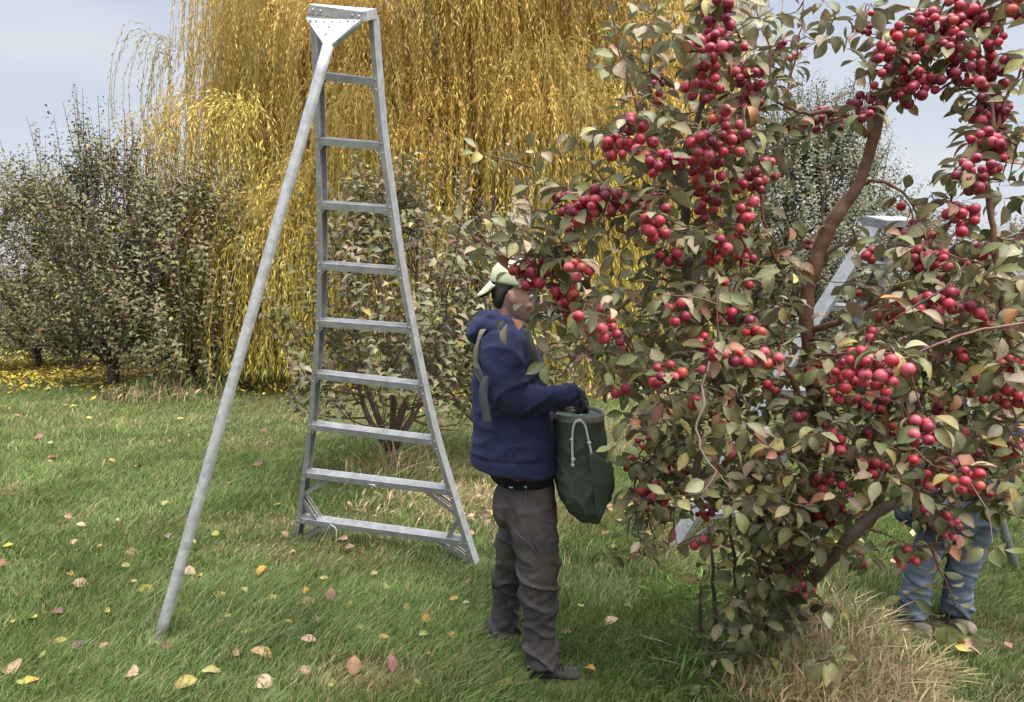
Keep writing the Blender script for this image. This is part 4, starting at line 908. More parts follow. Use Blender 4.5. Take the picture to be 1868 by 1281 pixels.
# ------------------------------------------------------------------ second picker, crouching behind the crabapple tree
def crouching():
    Y = 4.0; b = P(1712, 1170, Y); rt = root('person', b, 'person in blue jeans and tan boots bending down behind the right side of the crabapple', 'person')
    mb = MB()   # body: head, neck, hands' forearms
    hc = P(1838, 735, Y); mb.ell(hc, [A(.085, 0, -.03), A(0, .072, 0), A(.03, 0, .105)]); mb.ell(hc + A(.03, 0, -.055), [A(.055, 0, 0), A(0, .05, 0), A(0, 0, .05)]); mb.ell(hc + A(.092, 0, -.02), [A(.018, 0, 0), A(0, .012, 0), A(0, 0, .02)])
    for sg in (-1, 1): mb.ell(hc + A(-.005, sg * .073, -.01), [A(.014, 0, 0), A(0, .009, 0), A(0, 0, .028)])
    tubeP(mb, [(1822, 770, Y, .055), (1800, 790, Y, .06)])
    fix(fuse(mb, 'body', M['skin'], .005, 3), rt)
    mb = MB(); mb.ell(hc + A(-.02, 0, .045), [A(.092, 0, -.03), A(0, .08, 0), A(.03, 0, .075)]); fix(mb.build('hair', M['hair']), rt)
    mb = MB(); mb.loft([ring(a, c_, y, d, Y, tilt=t, sq=2.4) for y, a, c_, d, t in ((950, 1640, 1735, .15, -5), (915, 1636, 1760, .18, -10), (880, 1655, 1795, .20, -15), (840, 1690, 1825, .21, -18), (805, 1730, 1850, .2, -20), (780, 1770, 1860, .14, -18))])
    for sg in (-1, 1): tubeP(mb, [(1800, 815, Y + sg * .17, .075), (1830, 870, Y + sg * .24, .065), (1800, 900, Y + sg * .24 - .02, .052), (1770, 860, Y + sg * .22 - .12, .042)])
    fix(fuse(mb, 'hoodie', M['hoodie'], .008, 4, lambda p: .008 * noise.noise(Vector(p * 7))), rt)
    for sg in (-1, 1):
        g = MB(); q = (1766, 852, Y + sg * .22 - .13); g.ell(P(*q), [A(.03, 0, .01), A(0, .04, 0), A(0, 0, .03)])
        for i in range(4): tubeP(g, [(q[0] - 6, q[1], q[2] - .03 + .02 * i, .010), (q[0] - 14, q[1] - 8, q[2] - .03 + .02 * i, .0095), (q[0] - 14, q[1] - 20, q[2] - .03 + .018 * i, .008)], 8)
        tubeP(g, [(q[0], q[1] - 3, q[2] - .04, .011), (q[0] - 2, q[1] - 16, q[2] - .055, .0095)], 8); fix(fuse(g, 'glove', M['glove'], .004, 2), rt)
    mb = MB()
    mb.ell(P(1685, 925, Y), [A(.14, 0, 0), A(0, .17, 0), A(0, 0, .11)])
    # near leg: thigh out to the right, knee, shin back under it
    tubeP(mb, [(1700, 925, Y - .10, .105), (1745, 938, Y - .13, .100), (1785, 945, Y - .14, .090), (1776, 985, Y - .12, .070), (1758, 1025, Y - .10, .074), (1748, 1070, Y - .09, .066), (1746, 1102, Y - .08, .072), (1744, 1118, Y - .08, .068)])
    tubeP(mb, [(1700, 930, Y + .10, .1), (1712, 965, Y + .02, .085), (1690, 1010, Y - .03, .072), (1676, 1055, Y - .05, .066), (1669, 1100, Y - .06, .070), (1668, 1120, Y - .06, .066)])
    zk = P(1745, 1125, Y)[2]
    def dd(p):
        v = noise.noise(Vector((p[0] * 6, p[1] * 5, p[2] * 16 + p[0] * 6))); k = math.exp(-((p[2] - zk) / .12) ** 2)
        return (.005 + .014 * k) * (1 - min(1, abs(v) * 4)) + .004 * noise.noise(Vector((p[0] * 18, p[1] * 12, p[2] * 30)))
    fix(fuse(mb, 'jeans', M['denim'], .006, 2, dd), rt)
    for (x0, x1, ys, yt, Yy) in ((1648, 1703, 1174, 1128, Y - .10), (1726, 1780, 1168, 1124, Y - .12)):
        s = MB(); k = []; L_ = x1 - x0
        for t, hh, hw in ((0, .75, .03), (.1, 1.0, .038), (.35, 1.0, .040), (.55, .80, .044), (.78, .66, .048), (.94, .5, .038), (1, .3, .02)):
            c0 = P(x0 + L_ * t, ys - 6, Yy - .16 * t + .06); H_ = (ys - yt) / 400 * hh; nn = 16; a = np.arange(nn) * 2 * math.pi / nn
            k.append(np.stack([c0[0] + hw * .75 * np.cos(a), c0[1] + hw * .75 * np.cos(a), c0[2] + H_ / 2 + H_ / 2 * np.sin(a)], 1))
        s.loft(k); fix(fuse(s, 'boot', M['boot'], .004, 2), rt)
        s = MB(); k = []
        for t, hw in ((-.02, .03), (.3, .04), (.7, .05), (.95, .04), (1.03, .02)):
            c0 = P(x0 + L_ * t, ys - 5, Yy - .16 * t + .06); o = A(.7, .7, 0) * hw; k.append(np.array([c0 - o - A(0, 0, .012), c0 + o - A(0, 0, .012), c0 + o + A(0, 0, .01), c0 - o + A(0, 0, .01)]))
        s.loft(k); fix(s.build('sole', M['sole'], smooth=False), rt)
crouching()

# ------------------------------------------------------------------ crabapple tree laden with fruit
CL = [  # px, py, half width, half height, number, apple diameter in the photograph
(1312,28,28,40,16,24),(1293,85,33,20,9,25),(1290,125,22,26,8,25),(1278,165,32,16,9,23),(1366,142,30,18,9,23),(1362,192,25,15,6,23),(1196,160,12,30,6,20),(1315,215,14,16,4,26),
(1156,230,20,14,5,25),(1118,262,15,18,5,25),(1163,270,32,14,7,25),(1205,298,32,17,8,25),(1290,262,40,20,11,25),(1290,305,28,24,8,24),(1348,260,15,28,4,24),(1397,292,14,10,2,23),
(1367,332,26,17,8,23),(1290,370,24,30,8,22),(1365,382,12,26,5,24),(1035,372,18,22,8,23),(1068,383,26,20,8,24),(1105,368,36,24,16,24),(1182,368,15,14,3,23),(1218,380,3,3,1,26),
(1193,415,20,20,5,26),(1161,443,3,3,1,17),(1345,428,15,18,5,23),(1322,450,17,15,5,24),(1225,470,20,14,4,23),(1303,470,14,12,3,23),(1360,468,16,12,3,23),(965,500,28,20,9,25),
(1055,490,20,14,5,25),(1032,535,22,17,7,25),(1064,575,8,16,2,28),(1102,600,24,18,6,27),(1093,562,3,3,1,24),(1133,630,10,12,2,22),(1130,712,16,9,2,23),(1232,572,17,20,4,24),
(1287,620,14,14,4,24),(1308,645,17,8,3,26),(1217,682,24,15,7,26),(1295,672,14,10,4,24),(1358,658,18,14,4,26),(1405,655,20,12,4,25),(1408,708,12,10,3,22),(1455,765,8,10,2,24),
(1265,735,15,8,3,24),(1312,772,10,14,3,22),(1328,825,12,12,2,24),(1423,820,3,3,1,24),(1323,517,9,12,2,24),(1363,522,3,3,1,22),(1321,575,17,12,3,23),(1375,598,15,12,4,24),
(1413,570,6,9,2,18),(1248,620,3,3,1,20),(1195,660,10,6,2,20),(1185,810,22,10,4,19),(1158,855,16,22,5,18),(1230,865,32,20,9,20),(1190,905,26,22,14,21),(1293,868,3,3,1,20),
(1588,30,5,5,1,16),(1580,52,14,8,3,16),(1690,40,18,16,6,22),(1732,50,24,20,10,23),(1772,35,20,26,10,23),(1740,5,12,8,3,22),(1648,58,18,13,5,23),(1613,103,17,20,7,22),(1602,143,5,14,2,20),
(1662,107,10,12,2,24),(1690,85,20,22,7,24),(1742,82,17,15,5,22),(1663,130,17,13,4,23),(1663,162,18,24,8,24),(1698,150,14,14,4,22),(1634,180,3,3,1,16),(1575,188,24,13,6,20),(1508,218,36,18,12,20),
(1437,228,8,6,2,20),(1812,72,16,14,3,20),(1850,15,22,22,9,22),(1760,128,28,22,15,23),(1818,118,24,14,8,23),(1778,155,15,8,3,23),(1815,145,18,14,5,23),(1800,180,14,18,6,24),(1793,215,14,17,6,24),
(1828,205,12,10,4,22),(1797,255,22,14,6,24),(1822,275,18,28,7,24),(1778,320,28,27,12,25),(1760,390,26,18,10,24),(1758,420,11,11,3,24),(1645,378,2,2,1,20),(1665,415,12,9,3,20),(1696,437,12,12,3,22),
(1588,465,16,12,4,22),(1475,440,16,12,4,15),(1425,85,8,13,2,18),(1445,105,10,5,2,18),(1465,80,5,5,1,18),(1690,470,26,14,6,24),(1680,475,20,17,7,24),(1725,473,10,14,3,24),(1800,457,14,10,3,22),
(1713,510,14,12,4,24),(1567,538,6,6,1,20),(1620,575,21,16,6,22),(1675,552,24,14,7,25),(1725,557,20,22,9,25),(1768,560,20,16,6,25),(1793,585,10,17,4,24),(1757,648,9,9,2,24),(1840,665,27,15,8,24),
(1798,698,16,13,6,22),(1845,725,25,18,7,24),(1785,724,13,8,4,22),(1742,795,16,17,5,23),(1722,748,17,10,3,22),(1533,690,20,34,8,25),(1577,665,28,33,14,27),(1635,675,28,20,6,31),(1612,700,12,14,4,26),
(1585,735,34,18,5,22),(1683,785,24,24,7,28),(1668,835,9,8,2,25),(1510,805,32,22,12,23),(1590,795,9,8,2,22),(1460,765,12,8,3,23),(1623,785,14,10,2,22),(1585,852,25,13,7,24),(1490,675,16,12,3,22),
(1510,880,24,13,6,22),(1728,845,11,15,4,23),(1782,828,10,11,4,23),(1845,820,23,17,7,23),(1770,880,27,20,10,27),(1700,875,20,13,5,24),(1428,890,7,7,2,20),(1457,896,3,3,1,20),(1547,902,3,3,1,22),
(1510,942,25,18,6,19),(1545,961,7,6,2,20),(1398,915,6,7,1,18),(1288,935,15,11,5,15),(1285,993,17,9,4,22),(1390,980,13,6,3,20),(1380,1045,10,13,4,18),(1452,1042,9,7,2,20),(1467,1073,17,12,5,21),
(1575,1025,12,10,2,19),(1680,918,10,10,2,24),(1727,955,20,25,8,23),(1805,908,9,6,3,23),(1655,1020,15,17,6,23)]
GRID = ["00003325334012444","00003333555123345","00003555653024145","00005767775312045","11014577741000045","01136766620001466","12225456752001135","56543578632135677",
        "36644688741147777","02665788751468777","00378888863688988","00148999876899999","00006999988999999","00002799999999999","00002779999999996","00002742799743663","00001422788435510",
        "00000006984001000","00000005974001200","00000004863000000","00000002200000000"]
def crab():
    r = np.random.default_rng(404)
    b = G(1432, 1200); rt = root('crabapple_tree', b, 'crabapple tree loaded with clusters of small crimson apples, filling the right half', 'tree')
    mb = MB(); SK = []; SR = []
    BK = (.175, .088, .056); GY = (.115, .088, .07); RD = (.17, .06, .045)
    def limb(pts, rad, c=BK, n=10, dens=4, knots=0):
        q = np.array([P(a, b_, y) for a, b_, y in pts]); k = max(8, len(pts) * 6); L_ = smooth_line(q, k)
        L_ = L_ + np.stack([fbm_j(k, r) for _ in range(3)], 1) * .004
        rr = np.interp(np.linspace(0, len(pts) - 1, k), range(len(pts)), rad) if np.ndim(rad) else np.full(k, rad)
        rr = rr * (.72 if rr[0] > .05 else .82 if rr[0] > .02 else 1) * (1 + .05 * r.normal(size=k))
        mb.tube(L_, rr, n, c=c); SK.append(L_); SR.append(rr)
        for _ in range(knots): i = r.integers(2, k - 2); mb.ell(L_[i] + randdir(1, r)[0] * rr[i] * .7, np.eye(3) * rr[i] * (.25 + .25 * r.random()), 8, 6)
    def fbm_j(k, r): v = r.normal(size=k); return np.convolve(v, [.25, .5, .25], 'same')
    limb([(1432, 1215, 3.62), (1434, 1150, 3.58), (1440, 1080, 3.52), (1446, 1020, 3.48)], [.085, .072, .066, .06], GY, 14, knots=3)
    limb([(1444, 1060, 3.5), (1462, 960, 3.42), (1478, 850, 3.35), (1490, 740, 3.3), (1480, 650, 3.25), (1470, 580, 3.22), (1484, 490, 3.2), (1508, 425, 3.18), (1532, 385, 3.16), (1568, 335, 3.14), (1592, 250, 3.12), (1618, 160, 3.1), (1650, 80, 3.08), (1685, 5, 3.05), (1700, -60, 3.0)],
         [.056, .052, .048, .046, .042, .039, .038, .040, .038, .029, .030, .028, .025, .022, .018], BK, 14, knots=7)
    limb([(1444, 1050, 3.5), (1400, 930, 3.4), (1350, 790, 3.3), (1300, 680, 3.25), (1263, 600, 3.2), (1252, 500, 3.15), (1250, 400, 3.12), (1244, 300, 3.1), (1270, 225, 3.08), (1298, 130, 3.0), (1306, 0, 2.98), (1305, -60, 2.98)],
         [.045, .042, .038, .034, .028, .024, .022, .021, .014, .011, .009, .007], GY, 12, knots=6)
    limb([(1440, 1100, 3.5), (1490, 1050, 3.2), (1545, 985, 3.0), (1600, 935, 2.95), (1650, 912, 2.95), (1720, 880, 3.05), (1790, 815, 3.0), (1880, 770, 2.95)], [.036, .031, .028, .026, .022, .018, .015, .012], (.125, .09, .068), 12, knots=5)
    limb([(1545, 985, 3.25), (1590, 945, 3.15), (1612, 880, 3.05), (1640, 820, 2.95), (1655, 770, 2.85), (1640, 735, 2.7)], [.032, .028, .022, .017, .014, .011], GY, 9)
    limb([(1495, 900, 3.38), (1470, 850, 3.2), (1447, 800, 3.12), (1442, 770, 3.05), (1455, 720, 3.0), (1440, 685, 2.95), (1425, 665, 2.9)], [.024, .022, .021, .018, .015, .011, .008], BK, 9)
    limb([(1495, 880, 3.3), (1540, 855, 3.1), (1585, 830, 3.0), (1600, 780, 2.9)], [.018, .015, .012, .008], GY, 8)
    limb([(1430, 1010, 3.48), (1370, 935, 3.4), (1325, 915, 3.3), (1290, 905, 3.2), (1270, 870, 3.15), (1278, 800, 3.1), (1225, 742, 3.05), (1185, 715, 3.0), (1162, 660, 2.95), (1140, 615, 2.9)], [.026, .024, .022, .020, .016, .012, .009, .007, .006, .005], GY, 8)
    limb([(1250, 530, 3.15), (1185, 530, 3.08), (1130, 560, 3.02), (1095, 582, 2.95), (1060, 548, 2.95), (1010, 505, 2.98), (950, 478, 3.0), (900, 462, 3.02), (868, 430, 3.05)], [.010, .009, .008, .007, .006, .005, .005, .004, .003], BK, 7)
    limb([(1010, 505, 2.98), (1000, 430, 3.05), (965, 370, 3.1), (940, 310, 3.12), (932, 265, 3.12)], [.005, .0045, .004, .003, .002], RD, 6)
    limb([(1020, 560, 2.98), (985, 575, 3.0), (975, 568, 3.05)], [.004, .003, .002], RD, 5)
    limb([(1095, 582, 2.95), (1060, 640, 2.95), (1020, 690, 3.0)], [.005, .004, .002], RD, 5)
    limb([(1245, 305, 3.1), (1215, 306, 3.02), (1165, 280, 2.95), (1118, 262, 2.9)], [.010, .008, .006, .004], GY, 7)
    limb([(1250, 440, 3.1), (1200, 400, 3.0), (1120, 372, 2.95), (1030, 375, 2.98)], [.008, .007, .006, .004], BK, 7)
    limb([(1582, 248, 3.12), (1562, 222, 3.1), (1520, 204, 3.12), (1470, 208, 3.15), (1420, 185, 3.15), (1350, 150, 3.1)], [.012, .010, .009, .007, .006, .004], BK, 8)
    limb([(1574, 335, 3.14), (1600, 331, 3.1), (1632, 342, 3.08), (1660, 368, 3.05), (1677, 405, 3.05)], [.007, .006, .005, .0045, .003], BK, 7)
    limb([(1612, 165, 3.1), (1595, 162, 3.1), (1575, 180, 3.1)], [.005, .004, .003], BK, 6)
    limb([(1672, 18, 3.08), (1638, 9, 3.05), (1608, 20, 3.05), (1583, 45, 3.05)], [.006, .005, .004, .002], BK, 6)
    limb([(1880, 780, 2.95), (1850, 660, 2.9), (1825, 540, 2.88), (1812, 420, 2.88), (1800, 330, 2.88), (1812, 240, 2.9), (1800, 160, 2.95), (1770, 100, 3.0), (1740, 50, 3.02), (1690, 5, 3.04)], [.016, .014, .012, .011, .010, .009, .008, .008, .007, .008], BK, 8)
    limb([(1812, 240, 2.9), (1838, 180, 2.92), (1862, 130, 2.95), (1885, 60, 3.0)], [.006, .005, .004, .004], RD, 6)
    limb([(1800, 60, 3.0), (1812, 95, 3.0), (1818, 130, 3.0)], [.004, .004, .003], BK, 6); limb([(1772, 60, 3.0), (1800, 50, 3.0), (1850, 10, 3.0), (1890, -20, 3.0)], [.005, .005, .004, .004], BK, 6)
    limb([(1880, 585, 2.35), (1800, 602, 2.33), (1730, 622, 2.32), (1660, 650, 2.33), (1600, 655, 2.38), (1560, 645, 2.5), (1500, 648, 2.9), (1488, 650, 3.2)], [.0045, .0045, .0042, .004, .004, .0045, .006, .008], (.15, .07, .05), 7)
    limb([(1482, 605, 3.22), (1530, 585, 3.1), (1580, 560, 3.0), (1640, 520, 2.95), (1700, 480, 2.9), (1750, 420, 2.9)], [.014, .012, .010, .008, .006, .004], BK, 8)
    limb([(1480, 618, 3.2), (1530, 622, 3.1), (1570, 607, 3.05), (1600, 590, 3.0)], [.007, .006, .005, .003], BK, 6)
    limb([(1500, 470, 3.2), (1540, 445, 3.15), (1600, 455, 3.1), (1660, 440, 3.0)], [.006, .005, .004, .003], BK, 6); limb([(1520, 400, 3.18), (1490, 425, 3.15), (1475, 435, 3.15)], [.005, .004, .003], BK, 5)
    limb([(1470, 540, 3.22), (1430, 500, 3.2), (1400, 440, 3.15), (1390, 380, 3.12), (1385, 320, 3.1)], [.008, .007, .006, .005, .004], BK, 7)
    limb([(1262, 590, 3.2), (1310, 520, 3.1), (1350, 450, 3.05), (1370, 380, 3.0)], [.010, .008, .006, .004], BK, 7)
    limb([(1298, 640, 2.75), (1285, 690, 2.6), (1282, 735, 2.55), (1272, 790, 2.52), (1290, 840, 2.5), (1335, 892, 2.5)], [.0055, .005, .0045, .004, .003, .002], (.20, .13, .11), 7)
    limb([(1330, 740, 3.25), (1320, 690, 3.0), (1298, 640, 2.75)], [.010, .009, .008], GY, 7)
    limb([(1270, 870, 3.15), (1230, 830, 3.2), (1190, 835, 3.25), (1160, 870, 3.3), (1160, 940, 3.3), (1168, 985, 3.3)], [.009, .007, .006, .005, .004, .003], GY, 6)
    for a in ([(1360, 1190, 3.5), (1345, 1080, 3.4), (1335, 980, 3.3), (1330, 900, 3.2)], [(1305, 1195, 3.42), (1302, 1110, 3.38), (1300, 1030, 3.3), (1292, 960, 3.25)], [(1405, 1195, 3.45), (1395, 1110, 3.35), (1420, 1010, 3.25), (1450, 940, 3.2)], [(1335, 1190, 3.45), (1375, 1080, 3.3), (1400, 960, 3.2)], [(1275, 1190, 3.5), (1278, 1100, 3.45), (1285, 1040, 3.4)]):
        limb(a, np.linspace(.011, .005, len(a)), GY, 6)
    # upright shoots that carry a fishbone of leaves
    SH = [[(1165, 200, 3.0), (1140, 130, 3.0), (1122, 60, 3.0), (1105, -15, 3.0)], [(1185, 130, 3.02), (1192, 60, 3.02), (1198, -10, 3.0)], [(1262, 140, 3.05), (1245, 80, 3.05), (1228, 20, 3.05)], [(1395, 200, 3.1), (1405, 100, 3.1), (1385, 40, 3.1), (1380, -20, 3.1)],
          [(1430, 200, 3.1), (1450, 110, 3.1), (1462, 50, 3.1), (1470, -10, 3.1)], [(1880, 420, 2.9), (1850, 440, 2.9), (1835, 520, 2.9)], [(1030, 470, 3.0), (1055, 420, 3.02), (1075, 340, 3.02)], [(1545, 30, 3.05), (1560, 60, 3.05)],
          [(1330, 560, 2.9), (1345, 510, 2.85), (1375, 430, 2.85)], [(1160, 660, 2.9), (1150, 620, 2.85), (1145, 590, 2.8)], [(1100, 330, 2.98), (1080, 300, 2.98), (1060, 270, 3.0)], [(880, 450, 3.02), (850, 420, 3.02), (835, 400, 3.05)],
          [(1868, 230, 2.8), (1850, 280, 2.8), (1840, 330, 2.8)], [(1420, 640, 2.9), (1440, 560, 2.9), (1425, 500, 2.9)], [(1350, 400, 3), (1380, 330, 3), (1400, 260, 3)], [(1160, 420, 2.95), (1140, 450, 2.9), (1130, 500, 2.9)],
          [(1700, 1000, 2.9), (1720, 1050, 2.9), (1742, 1100, 2.9)], [(1150, 930, 3.25), (1145, 985, 3.25)], [(1180, 930, 3.25), (1190, 980, 3.25), (1192, 1010, 3.25)]]
    shl = []
    for a in SH: limb(a, np.linspace(.0045, .0018, len(a)), RD, 5); shl.append(SK[-1])
    for i in (9, 10): shl.append(SK[i])
    KP = np.vstack(SK); KR = np.concatenate(SR)
    # ---- apples
    ap = []; nodes = []; CX2 = [(a, b_, hx * 1.12 + 1, hy * 1.12 + 1, int(round(n * 1.55)) if n > 2 else n, d) for a, b_, hx, hy, n, d in CL]
    for a, b_, hx, hy, n, d in CL:
        if n >= 6 and r.random() < .75: CX2.append((a + r.normal(0, 1.1) * hx, b_ + r.normal(0, 1.2) * hy, 12, 12, int(r.integers(2, 5)), max(19.5, d - 2)))
    for (px, py, hx, hy, n, d) in CX2:
        Y = 66.0 / max(d, 19.5) + r.normal(0, .03); Y = min(Y, 3.42)
        if px < 1050 and py > 440: Y = 2.95
        if py < 240 and px > 1560: Y = 2.95 + r.normal(0, .05)
        sc_ = Y / FP; c = P(px, py, Y); rad = d * sc_ / 2; pts = []
        for _ in range(900):
            if len(pts) >= n: break
            v = r.uniform(-1, 1, 3)
            if (v ** 2).sum() > 1: continue
            q = c + A(v[0] * hx * sc_, v[1] * (max(.028, min(hx, hy) * sc_ * 1.1)) if n > 1 else 0, v[2] * hy * sc_)
            if all(np.linalg.norm(q - o[0]) > (rad + o[1]) * .86 for o in pts): pts.append((q, rad * (.78 + .34 * r.random())))
        node = c + A(r.normal(0, .01), .03, hy * sc_ * .5 + .015) if n > 1 else c + A(0, .01, .04)
        nodes.append((node, 0)); ap += [(q, a * .85, node) for q, a in pts]
    # ---- leaf spurs from the density map
    spur = []
    for j, row in enumerate(GRID):
        for i, ch in enumerate(row):
            dg_ = int(ch)
            for _ in range(int(round(dg_ * (.90 if dg_ > 6 else .70) + r.random() * .8)) if dg_ else 0):
                px = 860 + 60 * i + 60 * r.random(); py = 60 * j + 60 * r.random()
                if px > 1600: Y = 2.85 + r.normal(0, .28)
                elif px < 1100: Y = 2.98 + r.normal(0, .07)
                else: Y = 3.05 + r.normal(0, .26)
                if py > 980 and px < 1500: Y = 3.3 + r.normal(0, .12)
                if py < 420 and px > 1380 : Y = 3.0 + r.normal(0, .1)
                Y = min(max(Y, 2.3), 3.7)
                if dg_ >= 8 and r.random() < .35: Y += .35
                if r.random() < .93 and any(abs(px - x) < 42 and Y < y_ + .25 for x, y_ in [(float(np.interp(py, [200, 250, 335, 385, 425, 490, 580, 640], [1604, 1592, 1568, 1532, 1508, 1484, 1470, 1478])), 3.2)] if 215 < py < 640): continue
                if r.random() < .85 and 1480 < px < 1660 and abs(py - np.interp(px, [1480, 1545, 1600, 1660], [1055, 985, 935, 905])) < 34: continue
                if 868 < px < 1000 and 455 < py < 600 and r.random() < (.70 if px > 925 else .88): continue
                if 985 < px < 1120 and 680 < py < 980: continue
                if px > 1380 and py < 420 and r.random() < .38: continue
                if px > 1600 and py > 930 and r.random() < .35: continue
                if any(abs(px - c_[0]) < c_[2] + 24 and abs(py - c_[1]) < c_[3] + 20 for c_ in CL) and r.random() < .78: Y = max(Y, 3.2) if px > 1060 else Y
                spur.append(P(px, py, Y))
    for k in range(int(60)):      # beyond the right edge, so that the crown does not stop at the frame
        spur.append(P(1880 + 160 * r.random() ** 1.5, 1000 * r.random(), 3.0 + r.normal(0, .2)))
    nodes += [(q, 1) for q in spur]
    for q, a, nd in ap[::7]: nodes.append((nd + randdir(1, r)[0] * .03, 1))
    # ---- twigs: join each node to the nearest wood already there
    allp = [KP]; order = sorted(nodes, key=lambda t: np.min(np.linalg.norm(KP - t[0], axis=1))); TP = KP
    TWC = ((.105, .06, .045), (.13, .085, .07), (.15, .06, .045))
    for q, kind in order:
        dlt = np.linalg.norm(TP - q, axis=1) + np.where(TP[:, 2] > q[2] + .05, .04, 0); i = int(np.argmin(dlt)); s0 = TP[i]; ln = np.linalg.norm(q - s0)
        if ln < .012: continue
        m = (s0 + q) / 2 + randdir(1, r)[0] * ln * .12 + A(0, 0, .10 * ln if kind == 0 else -.04 * ln); k = 5 if ln > .08 else 4
        L_ = smooth_line([s0, m, q], k); mb.tube(L_, np.linspace(.0042 if ln > .15 else .003, .0016, k), 5, cap=False, c=TWC[r.integers(3)]); TP = np.vstack([TP, L_[1:]])
    # ---- leaves
    PAL = [(.085, .098, .032), (.135, .142, .052), (.205, .190, .098), (.265, .205, .128), (.25, .21, .065), (.23, .095, .055), (.38, .16, .06)]
    Pp, Ax, Nm, Ll, Cc = [], [], [], [], []
    def addleaf(p, ax, nm, L, py_frac, w=None):
        Pp.append(p); Ax.append(ax); Nm.append(nm); Ll.append(L)
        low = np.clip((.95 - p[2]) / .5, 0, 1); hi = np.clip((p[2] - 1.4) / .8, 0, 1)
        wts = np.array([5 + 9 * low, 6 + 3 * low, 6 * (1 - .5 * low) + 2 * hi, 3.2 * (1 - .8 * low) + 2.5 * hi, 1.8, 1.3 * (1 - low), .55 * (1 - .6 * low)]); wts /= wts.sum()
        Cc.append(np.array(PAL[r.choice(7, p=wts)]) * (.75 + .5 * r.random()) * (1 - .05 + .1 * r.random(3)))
    for q, kind in nodes:
        if kind == 0:
            for _ in range(r.integers(3, 7)):
                d = randdir(1, r)[0]; d[2] = d[2] * .5 - .15; d[1] = abs(d[1]) * .8 - .1 if r.random() < .6 else d[1]
                addleaf(q + d * .012 + A(0, 0, .01), unit(d), unit(A(0, 0, 1) + randdir(1, r)[0] * .5), .06 + .03 * r.random(), 0)
        else:
            k = r.integers(3, 7); ax0 = r.random() * 6.28
            for t in range(k):
                a = ax0 + t * 2.4; d = A(math.cos(a), math.sin(a), .45 * r.normal() - .35)
                addleaf(q + unit(d) * .012, unit(d), unit(A(0, -.35, 1) + randdir(1, r)[0] * .75), .052 + .034 * r.random(), 0)
    for L_ in shl:
        ln = np.linalg.norm(np.diff(L_, axis=0), axis=1).sum(); k = max(6, int(ln / .026)); idx = np.linspace(1, len(L_) - 1, k)
        for t, f in enumerate(idx):
            i = int(f); i2 = min(i + 1, len(L_) - 1); p = L_[i] + (L_[i2] - L_[i]) * (f - i); d = unit(L_[min(i + 1, len(L_) - 1)] - L_[max(i - 1, 0)]); a = t * 2.4 + r.normal(0, .3)
            s = unit(np.cross(d, A(.2, 1, .1))); o2 = np.cross(d, s); o = s * math.cos(a) + o2 * math.sin(a)
            addleaf(p, unit(o * .9 + d * .5 + A(0, 0, .1)), unit(d - o * .4 + A(0, 0, .3)), (.058 + .022 * r.random()) * (1 - .35 * t / k), 0)
    Pp, Ax, Nm, Ll, Cc = map(np.array, (Pp, Ax, Nm, Ll, Cc)); n = len(Pp); print('crab leaves', n, 'apples', len(ap))
    pl = .012 + .012 * r.random(n)      # petioles
    for i in range(0, n): 
        if i % 2 == 0: mb.tube([Pp[i] - Ax[i] * .004, Pp[i] + Ax[i] * pl[i]], [.0011, .0009], 3, cap=False, c=(.17, .12, .06))
    cv = np.abs(r.normal(.75, .55, n)) * np.where(r.random(n) < .1, -1, 1)
    tip = Cc * .6 + np.array([.30, .13, .05]) * .4 * (r.random((n, 1)) < .35) + Cc * .4 * (r.random((n, 1)) >= .35)
    V, F, c = leaves(Pp + Ax * pl[:, None], Ax, Nm, Ll, Ll * (.46 + .13 * r.random(n)), cv, Cc, rows=7, fold=.45, shape=[.05, .55, .9, 1.0, .86, .50, .03], tipcol=tip)
    fix(mesh_np('foliage', V, F, M['leaf'], col=c), rt)
    # ---- fruit: the hundred nearest as parts of their own, the rest in one
    def apple_geo(rad, c, seed):
        nu, nv = 14, 10; V = []; rq = np.random.default_rng(seed); ph = rq.random() * 6
        prof = []
        for i in range(nv + 1):
            t = math.pi * i / nv; rr = math.sin(t) * (1 + .05 * math.cos(2 * t)); zz = math.cos(t) * .90
            if i == 0: zz -= .22
            elif i == 1: zz -= .03
            if i == nv: zz += .16
            elif i == nv - 1: zz += .02
            prof.append((max(rr, .02), zz))
        for rr, zz in prof:
            for j in range(nu): a = 2 * math.pi * j / nu; k = rr * (1 + .02 * math.sin(2 * a + ph)); V.append((k * math.cos(a), k * math.sin(a), zz))
        V = np.array(V) * rad; F = [(i * nu + j, (i + 1) * nu + j, (i + 1) * nu + (j + 1) % nu, i * nu + (j + 1) % nu) for i in range(nv) for j in range(nu)]
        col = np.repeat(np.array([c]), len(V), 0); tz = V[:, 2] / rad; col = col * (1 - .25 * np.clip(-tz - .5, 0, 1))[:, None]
        k = np.clip((tz - .62) * 2.2, 0, .45)[:, None]; col = col * (1 - k) + np.array([.33, .13, .05]) * k
        # dried calyx at the bottom
        e = []; Fe = []
        for j in range(5):
            a = 2 * math.pi * j / 5 + ph; o = A(math.cos(a), math.sin(a), 0) * rad; s = A(-math.sin(a), math.cos(a), 0) * rad; b0 = len(V) + len(e)
            e += [o * .04 - s * .07 - A(0, 0, rad * .72), o * .04 + s * .07 - A(0, 0, rad * .72), o * .20 + s * .02 - A(0, 0, rad * 1.02), o * .20 - s * .02 - A(0, 0, rad * 1.02)]; Fe.append((b0, b0 + 1, b0 + 2, b0 + 3))
        V = np.vstack([V, e]); col = np.vstack([col, np.tile((.06, .035, .02), (len(e), 1))]); return V, np.array(F + Fe), col
    ACOL = [(.40, .030, .052), (.33, .022, .042), (.46, .075, .10), (.25, .020, .046), (.40, .06, .04), (.19, .016, .038)]
    protos = []
